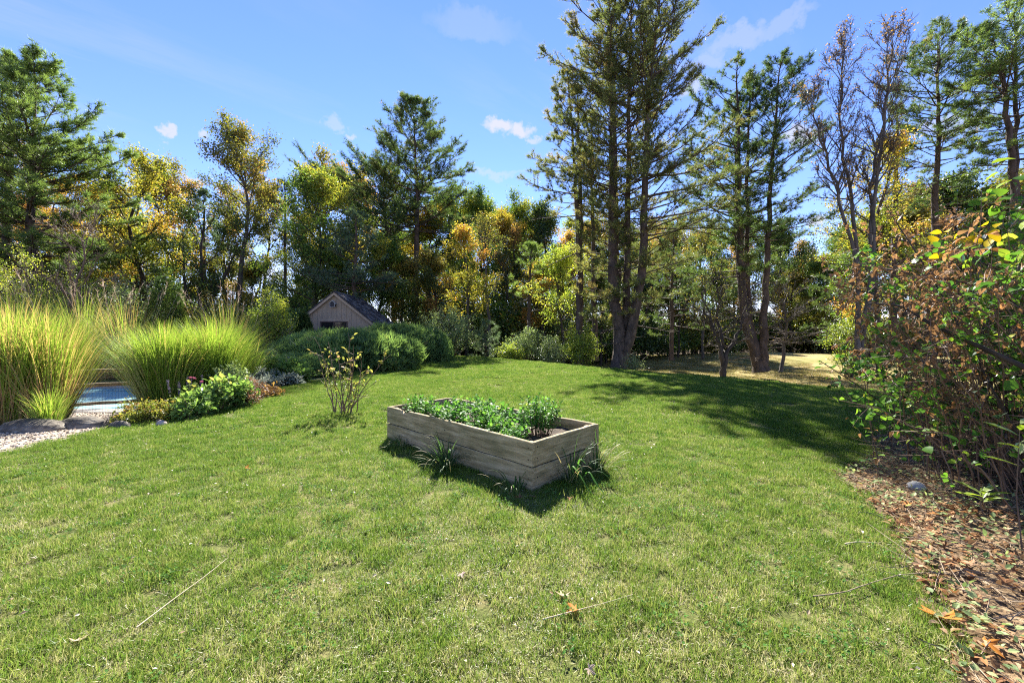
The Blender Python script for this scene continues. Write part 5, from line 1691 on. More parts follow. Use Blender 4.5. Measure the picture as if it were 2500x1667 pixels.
# ------------------------------------------------------------------ raised planter
wdm, N, L, out = new_mat('weathered grey planter boards')
tc = N.new('ShaderNodeTexCoord')
mp = N.new('ShaderNodeMapping'); mp.inputs['Scale'].default_value = (1.2, 14, 14)
L.new(tc.outputs['Object'], mp.inputs[0])
n1 = N.new('ShaderNodeTexNoise'); n1.inputs['Scale'].default_value = 2.6; n1.inputs['Detail'].default_value = 10; n1.inputs['Roughness'].default_value = .65
L.new(mp.outputs[0], n1.inputs['Vector'])
n2 = N.new('ShaderNodeTexNoise'); n2.inputs['Scale'].default_value = 3.2; n2.inputs['Detail'].default_value = 7; n2.inputs['Roughness'].default_value = .7
L.new(tc.outputs['Object'], n2.inputs['Vector'])
r1 = ramp(N, [(.28, (.10, .068, .032)), (.45, (.31, .23, .12)), (.6, (.49, .38, .225)), (.75, (.61, .5, .33))])
L.new(n1.outputs['Fac'], r1.inputs[0])
r2 = ramp(N, [(.35, (0, 0, 0)), (.66, (1, 1, 1))])
L.new(n2.outputs['Fac'], r2.inputs[0])
mx = N.new('ShaderNodeMix'); mx.data_type = 'RGBA'
mlt = N.new('ShaderNodeMath'); mlt.operation = 'MULTIPLY'; mlt.inputs[1].default_value = .55
L.new(r2.outputs[0], mlt.inputs[0]); L.new(mlt.outputs[0], mx.inputs['Factor'])
L.new(r1.outputs[0], mx.inputs['A']); mx.inputs['B'].default_value = (.17, .16, .075, 1)
p = N.new('ShaderNodeBsdfPrincipled'); p.inputs['Roughness'].default_value = .85; p.inputs['Specular IOR Level'].default_value = .25
L.new(mx.outputs['Result'], p.inputs['Base Color'])
b = N.new('ShaderNodeBump'); b.inputs['Strength'].default_value = .7; b.inputs['Distance'].default_value = .004
L.new(n1.outputs['Fac'], b.inputs['Height']); L.new(b.outputs[0], p.inputs['Normal'])
L.new(p.outputs[0], out.inputs[0])
SOIL = solid_mat('dry planter soil', [(.3, (.03, .02, .013)), (.55, (.09, .065, .045)), (.75, (.2, .16, .12))], 12, 10, .95, bump=1, bump_dist=.02, bscale=40)
NAIL = solid_mat('rusty nail head', [(.3, (.03, .02, .016)), (.7, (.08, .05, .035))], 30, 3, .6, bump=0)

PH = .47                                  # rim height of the planter
cz = lambda py: F * (EYE - PH) / (py - HY)
cn, cr, cl_, cb_ = [(wx(px, cz(py)), cz(py)) for px, py in ((1291, 1092), (1456, 1042), (961, 993), (1108, 968))]
ax = np.array([(cr[0] - cn[0] + cb_[0] - cl_[0]) / 2, (cr[1] - cn[1] + cb_[1] - cl_[1]) / 2])
PW = np.linalg.norm(ax); ax /= PW
lx = np.array([cl_[0] - cn[0] + cb_[0] - cr[0], cl_[1] - cn[1] + cb_[1] - cr[1]])
rotp = (math.atan2(ax[1], ax[0]) + math.atan2(lx[1], lx[0]) - math.pi / 2) / 2
ax = np.array([math.cos(rotp), math.sin(rotp)])
ay = np.array([-ax[1], ax[0]])
PW, PLn = 1.16, 2.80
pc = np.mean([cn, cr, cl_, cb_], 0)
cn = tuple(pc - ax * PW / 2 - ay * PLn / 2)
planter = thing('raised_planter', 'weathered grey wooden raised planter box standing on the lawn', 'planter box', (cn[0], cn[1], g(cn[0], cn[1])), rotp)
TH = .042
r_ = np.random.default_rng(33)


def plank(a, b, z0, z1, th, along, seed, notch=None):
    """a worn board: length along local x, uneven top edge, bevelled"""
    r = np.random.default_rng(seed)
    Lp = b - a
    m = 25
    xs = np.linspace(0, Lp, m)
    top = z1 - z0 + np.cumsum(r.normal(0, .0009, m)) - (.004 + r.normal(0, .0012, m))
    top[0] -= .004; top[-1] -= .005
    if notch:
        top[np.argmin(abs(xs - notch))] -= .05
    bow = .004 * np.sin(xs / Lp * 3.14) * r.normal(0, 1)
    mb = MB()
    c = .005
    rows = [(0, 0), (0, 1, -c), (c, 1, 0), (th - c, 1, 0), (th, 1, -c), (th, 0)]
    V = []
    for k, x in enumerate(xs):
        o = bow[k]
        t = top[k]
        V += [(x, o, 0), (x, o, t - c), (x, o + c, t), (x, o + th - c, t), (x, o + th, t - c), (x, o + th, 0)]
    f = []
    for k in range(m - 1):
        for j in range(6):
            f.append([k * 6 + j, (k + 1) * 6 + j, (k + 1) * 6 + (j + 1) % 6, k * 6 + (j + 1) % 6])
    e = [[5, 4, 3, 2, 1, 0], [(m - 1) * 6 + j for j in range(6)]]
    mb.add(V, [np.array(f)[:, ::-1], np.array(e)])
    return mb


def put(mb, name, x, y, z, rz):
    o = mb.obj(name, wdm, planter)
    o.location = (x, y, z); o.rotation_euler = (0, 0, rz)
    return o


zs = ((-.06, .228), (.233, PH))
for k, (z0, z1) in enumerate(zs):
    # near long side faces the camera's left: runs from the near corner to the left corner (local y axis)
    o = put(plank(0, PLn, z0, z1, TH, 'y', 800 + k, None if k == 0 else PLn * .815), 'plank', TH, 0, z0, R(90))
    for q, (u, zz) in enumerate(((.05, .06), (.05, .17), (PLn - .05, .06), (PLn - .05, .17), (PLn * .5, .12))):
        m1 = MB(); lathe(m1, [(0.0, .0035), (.006, .0035), (.007, 0)], 8)
        nl = m1.obj('nail', NAIL, o); nl.location = (u, TH, zz); nl.rotation_euler = (R(-90), 0, 0)
    put(plank(0, PLn, z0, z1, TH, 'y', 810 + k), 'plank', PW, 0, z0, R(90))
    o = put(plank(0, PW - 2 * TH - .004, z0, z1 - .003, TH, 'x', 820 + k), 'plank', TH + .002, -.002, z0, 0)
    for q, (u, zz) in enumerate(((.03, .07), (.03, .18), (PW - 2 * TH - .05, .07), (PW - 2 * TH - .05, .18))):
        m1 = MB(); lathe(m1, [(0.0, .0035), (.006, .0035), (.007, 0)], 8)
        nl = m1.obj('nail', NAIL, o); nl.location = (u, 0, zz); nl.rotation_euler = (R(90), 0, 0)
    put(plank(0, PW - 2 * TH - .004, z0, z1 - .003, TH, 'x', 830 + k), 'plank', TH + .002, PLn - TH + .002, z0, 0)
for (x, y) in ((TH + .003, TH + .003), (PW - TH - .083, TH + .003), (TH + .003, PLn - TH - .083), (PW - TH - .083, PLn - TH - .083)):
    mb = MB(); mb.box((0, 0, 0), (.08, .08, PH - .03))
    o = mb.obj('corner_post', wdm, planter); o.location = (x, y, 0)
SOILZ = .33
mb = MB()
nx, ny = 25, 55
X, Y = np.meshgrid(np.linspace(TH + .001, PW - TH - .001, nx), np.linspace(TH + .001, PLn - TH - .001, ny))
Zs = SOILZ + .02 * np.sin(X * 9 + 1) * np.cos(Y * 6) + r_.normal(0, .006, X.shape)
i = np.arange(ny - 1)[:, None] * nx + np.arange(nx - 1)[None]
mb.add(np.stack([X, Y, Zs], -1).reshape(-1, 3), np.stack([i, i + 1, i + nx + 1, i + nx], -1).reshape(-1, 4))
mb.obj('soil', SOIL, planter, True)


def in_planter(u, v):
    """local planter position to the world"""
    q = np.array(cn) + ax * u + ay * v
    return q[0], q[1], g(cn[0], cn[1]) + SOILZ


def herb(label, u, v, h, w, seed, lm=MINT, nst=30, npair=7, leaf=.055, group=None, name='herb', parts=0):
    """upright stems with leaves in opposite pairs"""
    r = np.random.default_rng(seed)
    x, y, z = in_planter(u, v)
    root = thing(name, label, 'herb plant', (x, y, z), 0, group)
    st, lf = MB(), MB()
    placed = []
    for k in range(nst):
        a, uu = r.uniform(0, 6.28), math.sqrt(r.random())
        b = np.array([math.cos(a) * uu * w * .3, math.sin(a) * uu * w * .3, -.02])
        hh = h * r.uniform(.6, 1.05) * (1 - .35 * uu)
        e = np.array([math.cos(a) * uu * w * .55, math.sin(a) * uu * w * .55, hh])
        st.tube([b, (b + e) / 2 + r.normal(0, .012, 3), e], [.004, .003, .0018], 4)
        for p_ in range(npair):
            t = .22 + .8 * (p_ + 1) / npair
            pz = b + (e - b) * min(t, 1.0)
            aa = p_ * 1.57 + a + r.normal(0, .25)
            for sg in (0, math.pi):
                el = r.normal(.25, .3) + (.6 if p_ == npair - 1 else 0)
                d = np.array([math.cos(aa + sg) * math.cos(el), math.sin(aa + sg) * math.cos(el), math.sin(el)])
                placed.append((pz, d, leaf * r.uniform(.7, 1.25) * (1.1 - .4 * abs(t - .6)), np.clip(r.normal(.45 + .15 * t, .18), 0, 1)))
    pos = np.array([p_[0] for p_ in placed]); dd = np.array([p_[1] for p_ in placed])
    up = unit(np.array([0, 0, 1.]) + r.normal(0, .35, (len(pos), 3)))
    sc = np.array([p_[2] for p_ in placed]); tn = np.array([p_[3] for p_ in placed])
    Rm = frames(dd, up)
    order = np.argsort(-sc)
    mine = order[:parts]; rest = order[parts:]
    if parts:
        mm = []
        for q in range(6):
            m1 = MB(); m1.add(OVATE_V, OVATE_F, q / 5); mm.append(m1.mesh('leaf', lm))
        from mathutils import Matrix
        for q in mine:
            o = obj('leaf', mm[int(round(tn[q] * 5))], root)
            A = Rm[q] * sc[q]
            o.matrix_local = Matrix([[A[i_][0], A[i_][1], A[i_][2], pos[q][i_]] for i_ in range(3)] + [[0, 0, 0, 1]])
    lf.scatter(OVATE_V, OVATE_F, pos[rest], Rm[rest], sc[rest], tn[rest])
    st.obj('stems', BARK_TAN, root, False, 'stuff')
    lf.obj('foliage', lm, root, False, 'stuff')
    return root


herb('leafy herb clump in the far left corner of the planter', .28, PLn - .42, .38, .6, 841, nst=26, parts=90)
herb('dense mint mound in the middle of the planter', .5, PLn * .55, .37, .95, 842, nst=85, parts=120, leaf=.062)
herb('lower mint patch between the middle mound and the tall herb', .42, PLn * .33, .31, .75, 843, nst=52, parts=90)
herb('mint sprigs along the near rim of the planter', .24, PLn * .2, .24, .5, 844, nst=20, parts=60)
herb('tall bushy herb standing above the right end of the planter', .7, PLn * .19, .53, .5, 845, nst=44, npair=11, leaf=.05, parts=90)

# ------------------------------------------------------------------ grass clumps at the planter's foot
CLUMP = leaf_mat('coarse clump blades', [(0, (.03, .075, .02)), (.45, (.07, .15, .035)), (.7, (.16, .2, .06)), (.85, (.32, .27, .14)), (1, (.42, .34, .2))], .45, .6, .3, (1.1, 1.1, .8))


def clump(label, u, v, n, h, spread, seed, w=1.0, base=.07, dry=.2, name='grass_clump', cat='grass clump'):
    q = np.array(cn) + ax * u + ay * v
    root = thing(name, label, cat, (q[0], q[1], g(q[0], q[1])))
    NB, _ = misc_parts(seed, n, h, spread, base=base, dry=dry, drybase=.1, tiltk=.9)
    NB.obj('blades', CLUMP, root, False, 'stuff')
    return root


clump('dark sprawling grass clump at the long near side of the planter', -.14, PLn * .42, 100, .46, 2.0, 851, base=.08)
clump('sparse weedy grass at the far end of the long side of the planter', -.10, PLn * .8, 70, .26, 2.0, 852, dry=.5)
clump('grass clump in shade at the near corner of the planter', -.12, .12, 30, .36, 2.2, 853)
clump('arching broad-bladed grass clump at the short side of the planter', PW * .38, -.13, 50, .52, 2.2, 854, dry=.15)
clump('grass clump with long drooping straw blades at the right corner of the planter', PW * .8, -.12, 50, .5, 2.2, 855, dry=.4)
clump('wispy straw tuft outside the right corner of the planter', PW + .12, .25, 50, .3, 1.7, 856, dry=.6)
# two broad blades catching the sun
q = np.array(cn) + ax * (PW * .42) + ay * -.22
root = thing('broad_grass', 'broad bright green blades catching the sun before the planter', 'grass clump', (q[0], q[1], g(q[0], q[1])))
for k, (pts_, t_) in enumerate((([(0, 0, 0), (-.03, -.02, .17), (-.02, -.06, .27), (.03, -.12, .24)], .55), ([(0, 0, .02), (.05, -.1, .16), (.1, -.24, .1), (.16, -.36, .03)], .3), ([(-.05, 0, .02), (-.1, -.06, .2), (-.06, -.18, .18), (.04, -.34, .03)], .7))):
    P = path_pts(pts_, 12)[None]
    NB = MB()
    ribbon(NB, P, np.array([[.004, .006, .008, .009, .009, .009, .009, .0085, .008, .007, .005, .001]]), np.array([t_]))
    NB.obj('blade', MINT, root, True)

# ------------------------------------------------------------------ fallen leaves, straws and sticks on the lawn
FALL = {}
for nm, stops in (('tan', [(0, (.42, .30, .2)), (1, (.55, .42, .3))]), ('orange', [(0, (.42, .16, .03)), (1, (.5, .22, .05))]), ('pinkish', [(0, (.5, .36, .3)), (1, (.6, .45, .38))]), ('brown', [(0, (.2, .1, .05)), (1, (.3, .16, .08))])):
    FALL[nm] = leaf_mat(nm + ' fallen leaf', stops, .35, .3, .5, (1.1, 1, .8))


def lobed(nl=5, depth=.5, seed=0):
    """a lobed leaf outline, fan triangulated and curled"""
    r = np.random.default_rng(seed)
    pts = [(0, 0)]
    lob = [(-115, .55), (-60, .85), (0, 1.05), (60, .85), (115, .55)]
    for q, (a, l) in enumerate(lob):
        a_ = R(a)
        for da, ll in ((-17, l * .62), (-6, l * .78), (0, l), (6, l * .78), (17, l * .62)):
            pts.append((math.cos(a_ + R(da)) * ll, math.sin(a_ + R(da)) * ll))
        if q < 4:
            am = R((a + lob[q + 1][0]) / 2)
            pts.append((math.cos(am) * l * .36, math.sin(am) * l * .36))
    V = np.array([(x, y, 0) for x, y in pts])
    curl = r.uniform(.25, .6)
    V[:, 2] = curl * V[:, 1] ** 2 + .25 * np.sin(V[:, 0] * 3 + r.uniform(0, 3)) * .5 + .12 * np.abs(V[:, 1])
    V[:, 2] -= V[:, 2].min()
    n = len(V)
    f = np.array([[0, k, k + 1] for k in range(1, n - 1)])
    return V, f


def fallen(name, label, px, py, size, colour, seed, tilt=.2):
    X, Z = gp(px, py)
    V, f = lobed(seed=seed)
    mb = MB()
    mb.add(V * size, f, .5)
    o = mb.obj(name, FALL[colour], None, True, loc=(X, Z, g(X, Z) + .025))
    o.rotation_euler = (tilt, tilt * .6, seed * 1.7)
    return tag(o, label, 'leaf')


fallen('fallen_leaf', 'pale tan curled leaf lying on the lawn above the orange one', 1375, 1472, .062, 'tan', 1, 0.14)
fallen('fallen_leaf', 'bright orange curled leaf lying across the straw in front', 1408, 1508, .075, 'orange', 2, 0.20)
fallen('fallen_leaf', 'pinkish upright leaf on the lawn in front of the planter shadow', 1127, 1415, .04, 'pinkish', 3, 0.28)
fallen('fallen_leaf', 'small orange leaf on the lawn left of the planter', 600, 1147, .06, 'orange', 4, 0.20)
fallen('fallen_leaf', 'pale leaf on the lawn near the bottom left', 188, 1580, .05, 'tan', 5, 0.16)
fallen('fallen_leaf', 'small brown leaf on the lawn near the left path', 155, 1194, .04, 'brown', 6, 0.20)
fallen('fallen_leaf', 'tiny pink leaf at the bottom edge of the lawn', 1437, 1650, .04, 'pinkish', 7, 0.24)
fallen('fallen_leaf', 'brown leaf in the planter shadow right of the clumps', 1300, 1225, .055, 'brown', 8, 0.12)
fallen('fallen_leaf', 'dull brown leaf in the middle of the planter shadow', 1270, 1228, .06, 'brown', 9, 0.08)
fallen('fallen_leaf', 'rusty leaf at the right end of the planter shadow', 1392, 1228, .05, 'brown', 10, 0.12)
fallen('fallen_leaf', 'dead leaf on the lawn left of the sparse upright shrub', 742, 1008, .05, 'brown', 11, 0.20)
fallen('fallen_leaf', 'broad orange maple leaf on the leaf litter at the right', 2310, 1530, .13, 'orange', 12, 0.06)
fallen('fallen_leaf', 'orange leaf propped among litter under the right shrub', 2222, 1237, .07, 'orange', 13, 0.32)
fallen('fallen_leaf', 'rust-brown leaf near the bottom right corner', 2402, 1588, .07, 'orange', 14, 0.16)
STRAW = solid_mat('dry straw', [(.3, (.4, .32, .2)), (.7, (.58, .5, .36))], 20, 4, .7, bump=0)
GREYST = solid_mat('grey dead stem', [(.3, (.17, .125, .08)), (.7, (.3, .235, .16))], 20, 4, .8, bump=0)


def stick(name, label, pix, r0, lift, mat):
    P = []
    for px, py in pix:
        X, Z = gp(px, py)
        P.append((X, Z, g(X, Z) + lift))
    P = path_pts(P, 10)
    mb = MB(); mb.tube(P, np.linspace(r0, r0 * .45, 10), 6)
    c = P.mean(0)
    o = mb.obj(name, mat, None, True)
    return tag(o, label, 'straw')


stick('straw', 'long pale straw lying diagonally on the left lawn', [(333, 1548), (420, 1480), (500, 1420), (556, 1374)], .0032, .035, STRAW)
stick('straw', 'pale straw under the orange leaf in the foreground', [(1325, 1532), (1390, 1514), (1470, 1493), (1545, 1470)], .0034, .036, STRAW)
stick('stick', 'short tan stick at the edge of the litter bed', [(2062, 1338), (2095, 1333), (2138, 1335)], .005, .03, STRAW)
stick('dead_stem', 'long grey dead stem arching from the litter onto the lawn', [(1985, 1472), (2060, 1462), (2120, 1440), (2220, 1413), (2340, 1415), (2470, 1432)], .0036, .035, GREYST)

# ------------------------------------------------------------------ leaf litter under the right shrub
r_ = np.random.default_rng(61)
PALELIT = leaf_mat('pale leaf litter', [(0, (.12, .07, .035)), (.4, (.25, .155, .08)), (.8, (.38, .255, .145)), (1, (.46, .34, .22))], .3, .3, .5, (1.1, 1, .85))
lit = []
for nm, cnt, lo, hi, cols in (('leaf_litter', 5200, .02, .06, DRYB),):
    pp = r_.uniform((1.6, 1.2), (6.5, 6.2), (cnt * 3, 2))
    pp = pp[pip(LITTER, pp[:, 0], pp[:, 1])][:cnt]
    n = len(pp)
    mb = MB()
    V3 = OVATE_V.copy(); V3[:, 2] = V3[:, 2] * 2 + .5 * V3[:, 1] ** 2
    mb.scatter(V3, OVATE_F, np.stack([pp[:, 0], pp[:, 1], gz(pp[:, 0], pp[:, 1]) + r_.uniform(.012, .05, n)], 1), frames(rand_dirs(n, r_) * np.array([1, 1, .5]), rand_dirs(n, r_) * .6 + np.array([0, 0, 1.])), r_.uniform(lo, hi, n), r_.random(n))
    mb.obj(nm, PALELIT, None, False, 'stuff')
lm_lit = [MB() for _ in range(4)]
LIT = leaf_mat('maple litter', [(0, (.2, .1, .05)), (.5, (.38, .19, .08)), (1, (.52, .34, .2))], .35, .3, .5, (1.1, 1, .8))
lm_me = []
for q in range(4):
    V, f = lobed(seed=40 + q)
    lm_lit[q].add(V, f, q / 3)
    lm_me.append(lm_lit[q].mesh('dry_leaf', LIT))
mb = MB()
pp = r_.uniform((1.7, 1.3), (4.2, 3.6), (900, 2))
w_ = pip(LITTER, pp[:, 0], pp[:, 1])
pp = pp[w_][:420]
n = len(pp)
V, f = lobed(seed=44)
mb.scatter(V, f, np.stack([pp[:, 0], pp[:, 1], gz(pp[:, 0], pp[:, 1]) + r_.uniform(.01, .05, n)], 1), frames(rand_dirs(n, r_) * np.array([1, 1, .35]), rand_dirs(n, r_) * .5 + np.array([0, 0, 1.])), r_.uniform(.03, .07, n), r_.random(n))
mb.obj('maple_litter', LIT, None, False, 'stuff')
# small weeds and twigs in the litter bed
mb = MB()
pp = r_.uniform((1.7, 1.3), (5.2, 5.6), (1500, 2)); pp = pp[pip(LITTER, pp[:, 0], pp[:, 1])]
n = len(pp)
a = r_.uniform(0, 6.28, n); ln = r_.uniform(.06, .35, n)
p0 = np.stack([pp[:, 0], pp[:, 1], gz(pp[:, 0], pp[:, 1]) + .025], 1)
p1 = p0 + np.stack([np.cos(a) * ln, np.sin(a) * ln, r_.uniform(0, .06, n)], 1)
mb.tubes(np.stack([p0, (p0 + p1) / 2 + r_.normal(0, .008, (n, 3)), p1], 1), np.stack([np.full(n, .003), np.full(n, .0025), np.full(n, .0012)], 1), 4)
mb.obj('twig_litter', GREYST, None, False, 'stuff')
pp = r_.uniform((1.7, 1.3), (5.2, 5.6), (900, 2)); pp = pp[pip(LITTER, pp[:, 0], pp[:, 1])]
n = len(pp)
mb = MB()
for k in range(5):
    d = rand_dirs(n, r_); d[:, 2] = np.abs(d[:, 2]) + .3
    base_ = np.stack([pp[:, 0], pp[:, 1], gz(pp[:, 0], pp[:, 1]) + .03], 1) + d * .05
    mb.scatter(OVATE_V, OVATE_F, base_, frames(d * np.array([1, 1, .3]), rand_dirs(n, r_) * .4 + np.array([0, 0, 1.])), r_.uniform(.018, .05, n), r_.random(n))
mb.obj('ground_weeds', LV_SAGE, None, False, 'stuff')

# ------------------------------------------------------------------ the large shrub on the right
BIGL = leaf_mat('large shrub leaves', [(0, (.02, .06, .015)), (.3, (.05, .13, .02)), (.6, (.11, .22, .025)), (.8, (.22, .30, .03)), (1, (.36, .36, .05))], .48, .75, .28)
GOLD = leaf_mat('golden leaves', [(0, (.5, .36, .01)), (1, (.62, .46, .02))], .5, .4, .35, (1.1, 1.05, .6))
DEAD = leaf_mat('curled dead leaves', [(0, (.11, .065, .034)), (.5, (.26, .155, .08)), (.8, (.4, .25, .13)), (1, (.5, .23, .07))], .45, .4, .45, (1.15, 1.0, .75))
root = thing('large_shrub', 'huge tangled shrub with green, brown and golden leaves filling the right edge', 'shrub', (4.6, 4.0, 0))
rb = np.random.default_rng(71)
BX, BY = 4.6, 4.0
canes, leaves = MB(), []
zones = []
for _ in range(520):
    # end points of canes spread over the shrub's outline as seen from the lawn
    while True:
        Z = rb.uniform(2.9, 6.4); px = rb.uniform(1970, 3000); py = rb.uniform(415, 1120)
        left = np.interp(py, [415, 470, 540, 640, 740, 800, 880, 960, 1050, 1120], [2330, 2180, 2060, 2010, 2030, 2070, 2000, 2040, 2090, 2150])
        left += rb.uniform(-50, 40)
        top = np.interp(px, [1970, 2060, 2200, 2350, 2500, 3000], [640, 530, 470, 430, 405, 330])
        if px > left and py > top + rb.uniform(0, 40):
            break
    zones.append((px, py, Z))
for px, py, Z in zones:
    e = np.array([wx(px, Z) - BX, Z - BY, wz(py, Z)])
    if e[2] < .2:
        continue
    bxx = np.clip(e[0] * .35 + rb.normal(.75, .4), -.35, 2.6)
    byy = np.clip(e[1] * .55 + rb.normal(0, .4), -1.1, 1.9)
    b = np.array([bxx, byy, -.03])
    c = b + (e - b) * np.array([.45, .45, .72]) + np.array([0, 0, .12])
    s = np.linspace(0, 1, 10)[:, None]
    P = (1 - s) ** 2 * b + 2 * s * (1 - s) * c + s ** 2 * e + rb.normal(0, .015, (10, 3)) * (s > .05)
    r0 = rb.uniform(.003, .0075)
    canes.tube(P, r0 * (1.1 - .75 * s[:, 0]), 5)
    kind = 'green'
    wob = 45 * math.sin(px * .013) + 40 * math.sin(py * .021)
    pxx, pyy = px + wob, py + wob * .5
    if pxx < 2290 and 430 < pyy < 810:
        kind = 'dead' if rb.random() < .74 else 'green'
    elif pxx < 2420 and 600 < pyy < 800:
        kind = rb.choice(['dead', 'dead', 'green'])
    elif 800 <= pyy < 860 and pxx < 2260:
        kind = rb.choice(['dead', 'green'])
    nt = rb.integers(6, 10) if py < 900 else rb.integers(2, 5)
    for k in range(nt):
        t = rb.uniform(.38, 1.0) if k else 1.0
        i = min(int(t * 9), 8)
        d = unit(P[i + 1] - P[i] + rb.normal(0, .25, 3))
        ln = rb.uniform(.1, .38)
        q0 = P[i]
        q1 = q0 + d * ln + np.array([0, 0, -.02])
        canes.tube([q0, (q0 + q1) / 2 + rb.normal(0, .012, 3), q1], [.0035, .0028, .0014], 4)
        m = rb.integers(5, 10) if py < 760 else rb.integers(4, 8)
        for w_ in range(m):
            f_ = rb.uniform(.15, 1.05)
            pos = q0 + (q1 - q0) * f_ + rb.normal(0, .012, 3)
            x = unit(d * .35 + rb.normal(0, .7, 3) + np.array([0, 0, -.35 if kind == 'dead' else -.12]))
            big = 1 + .9 * (px > 2330 and py < 620) * (rb.random() < .35)
            leaves.append((pos, x, rb.uniform(.03, .066) * big * (.85 if kind == 'dead' else 1), kind if rb.random() < .9 else 'dead', px, py))
# the thick dark limb reaching out to the left
P = path_pts([(wx(2520, 3.1) - BX, 3.1 - BY, wz(905, 3.1)), (wx(2400, 3.3) - BX, 3.3 - BY, wz(850, 3.3)), (wx(2280, 3.5) - BX, 3.5 - BY, wz(795, 3.5)), (wx(2200, 3.7) - BX, 3.7 - BY, wz(748, 3.7)), (wx(2120, 3.9) - BX, 3.9 - BY, wz(742, 3.9))], 16)
P0 = path_pts([(.9, -.6, -.03), (.6, -.85, .6), tuple(P[0])], 8)
mb = MB(); mb.tube(np.concatenate([P0[:-1], P]), np.linspace(.028, .008, 23), 8); mb.obj('limb', BARK_DARK, root, True)
for (pa, pb, za, zb) in (((2480, 740), (1990, 640), 3.6, 4.4), ((2500, 700), (2020, 545), 3.8, 4.6), ((2420, 830), (2010, 690), 4.0, 4.8), ((2450, 1000), (2160, 500), 3.4, 4.2), ((2300, 1120), (2000, 880), 4.1, 4.5), ((2330, 1150), (2040, 960), 4.0, 4.3)):
    e0 = np.array([wx(pa[0], za) - BX, za - BY, wz(pa[1], za)]); e1 = np.array([wx(pb[0], zb) - BX, zb - BY, wz(pb[1], zb)])
    b0 = np.array([e0[0] * .6 + .3, e0[1] * .8, -.03])
    P = path_pts([tuple(b0), tuple((b0 + e0) / 2 + np.array([0.05, 0, .05])), tuple(e0), tuple((e0 + e1) / 2 + np.array([0, 0, .08])), tuple(e1)], 18)
    mb = MB(); mb.tube(P, np.linspace(.014, .004, 18), 7); mb.obj('limb', BARK_DARK, root, True)
    kind = 'green' if pb[1] > 800 else 'dead'
    for k in range(40):
        t = rb.uniform(.6, 1); i = int(t * 17)
        leaves.append((P[i] + rb.normal(0, .05, 3), unit(rb.normal(0, .7, 3) + np.array([0, 0, -.3])), rb.uniform(.04, .075), kind, pb[0], pb[1]))
canes.obj('canes', BARK_TAN, root, False, 'stuff')
# golden cluster and a few very large leaves
for px, py in ((2275, 575), (2300, 568), (2318, 560), (2345, 565), (2368, 562), (2380, 575), (2400, 585), (2415, 570), (2425, 580), (2432, 560), (2360, 590), (2330, 582), (2300, 620), (2270, 625), (2440, 545), (2410, 548)):
    Z = rb.uniform(3.15, 3.5)
    pos = np.array([wx(px, Z) - BX, Z - BY, wz(py, Z)])
    leaves.append((pos, unit(np.array([rb.normal(0, .6), rb.normal(-.2, .5), rb.normal(-.5, .3)])), rb.uniform(.065, .105), 'gold', px, py))
for px, py in ((2360, 710), (2400, 700), (2430, 690), (2395, 735), (2470, 440), (2440, 460), (2490, 430), (2495, 700), (2340, 620), (2480, 930), (2500, 960), (2450, 1010), (2300, 1060), (2260, 1090), (2440, 420), (2420, 400), (2455, 480)):
    Z = rb.uniform(2.9, 3.3)
    pos = np.array([wx(px, Z) - BX, Z - BY, wz(py, Z)])
    leaves.append((pos, unit(np.array([rb.normal(-.3, .6), rb.normal(-.3, .5), rb.normal(-.3, .25)])), rb.uniform(.08, .125), 'green', px, py))
BROAD_V = OVATE_V * np.array([1, 1.45, 1.3])
CURL_V = OVATE_V.copy(); CURL_V[:, 2] = 1.6 * CURL_V[:, 1] ** 2 - .55 * CURL_V[:, 0] ** 2 + .25 * CURL_V[:, 1]
n = len(leaves)
pos = np.array([l[0] for l in leaves]); xs = np.array([l[1] for l in leaves]); sc = np.array([l[2] for l in leaves]); kd = np.array([l[3] for l in leaves])
lpx = np.array([l[4] for l in leaves]); lpy = np.array([l[5] for l in leaves])
up = unit(rb.normal(0, .45, (n, 3)) + np.array([0, -.12, 1.]))
Rm = frames(xs, up)
tn = np.clip(rb.normal(.45, .2, n) + .22 * ((lpx > 2280) & (lpy < 560)) - .05 * (lpy > 800), 0, 1)
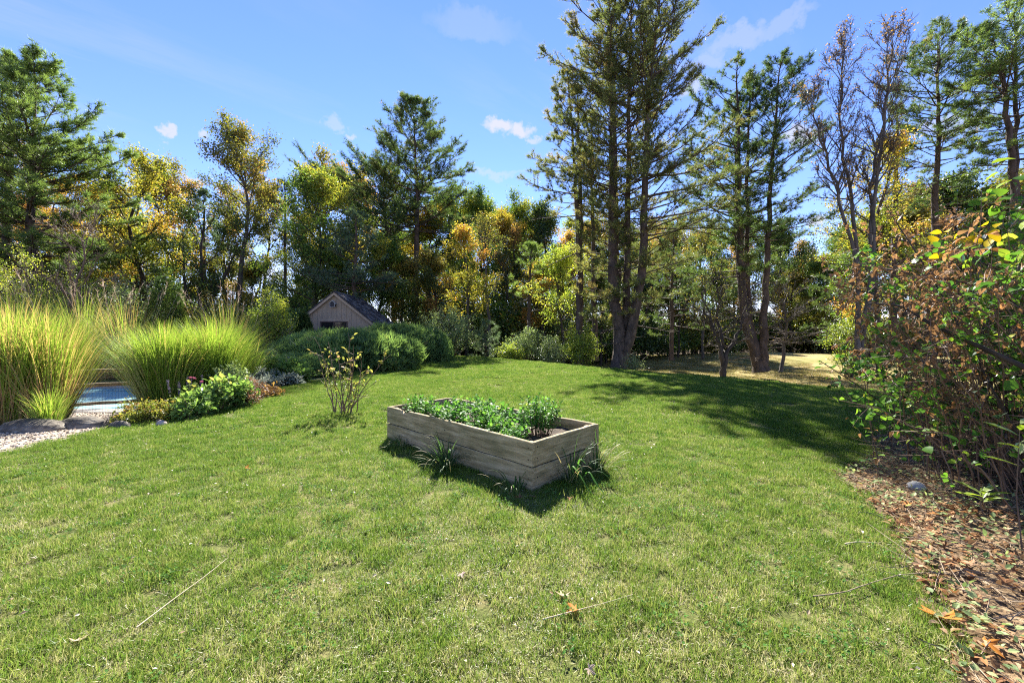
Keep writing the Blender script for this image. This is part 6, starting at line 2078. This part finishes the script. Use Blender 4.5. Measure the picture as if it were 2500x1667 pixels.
size_seen = sc / np.maximum(.8, pos[:, 1] + BY)
vis = (np.abs((pos[:, 0] + BX) / (pos[:, 1] + BY)) < 1.3)
order = np.argsort(-size_seen * (vis + .01) * np.where(kd == 'gold', 3, 1))
big = set(order[:290].tolist())
from mathutils import Matrix
LME = {}
for kname, V3, mat in (('green', BROAD_V, BIGL), ('gold', BROAD_V, GOLD), ('dead', CURL_V, DEAD)):
    for q in range(6):
        m1 = MB(); m1.add(V3, OVATE_F, q / 5); LME[kname, q] = m1.mesh('leaf', mat, True)
for q in big:
    o = obj('leaf', LME[str(kd[q]), int(round(tn[q] * 5))], root)
    A = Rm[q] * sc[q]
    o.matrix_local = Matrix([[A[i_][0], A[i_][1], A[i_][2], pos[q][i_]] for i_ in range(3)] + [[0, 0, 0, 1]])
    if kd[q] == 'gold':
        o['label'] = 'golden yellow leaf'
rest = np.array([q for q in range(n) if q not in big])
for kname, V3, mat in (('green', BROAD_V, BIGL), ('dead', CURL_V, DEAD)):
    s = rest[kd[rest] == kname]
    mb = MB(); mb.scatter(V3, OVATE_F, pos[s], Rm[s], sc[s], tn[s]); mb.obj('foliage', mat, root, False, 'stuff')
# a lance-leaved weed and a daylily growing through the canes
for px, py, Z, lab in ((2400, 1205, 3.3, 'bright lance-leaved weed growing through the canes on the right'), (2490, 1070, 2.75, 'yellow-green strappy leaves at the right edge of the frame')):
    x, y = wx(px, Z), Z
    rt = thing('weed', lab, 'weed', (x, y, g(x, y)))
    zt = wz(py, Z)
    mb = MB(); mb.tube([(0.02, 0, -.02), (.0, .02, zt * .5), (0, 0, zt + .1)], [.005, .004, .002], 5); mb.obj('stem', BARK_TAN, rt)
    for k in range(9):
        mb = MB()
        a = k * 2.4; z_ = zt * (.75 + .5 * k / 9) * .95
        d = np.array([[math.cos(a), math.sin(a) * .6, .3]])
        mb.scatter(LANCE_V, LANCE_F, np.array([[0, 0, z_]]), frames(d, np.array([[0, 0, 1.]])), np.array([.19]), np.array([.8]))
        mb.obj('leaf', BIGL, rt)
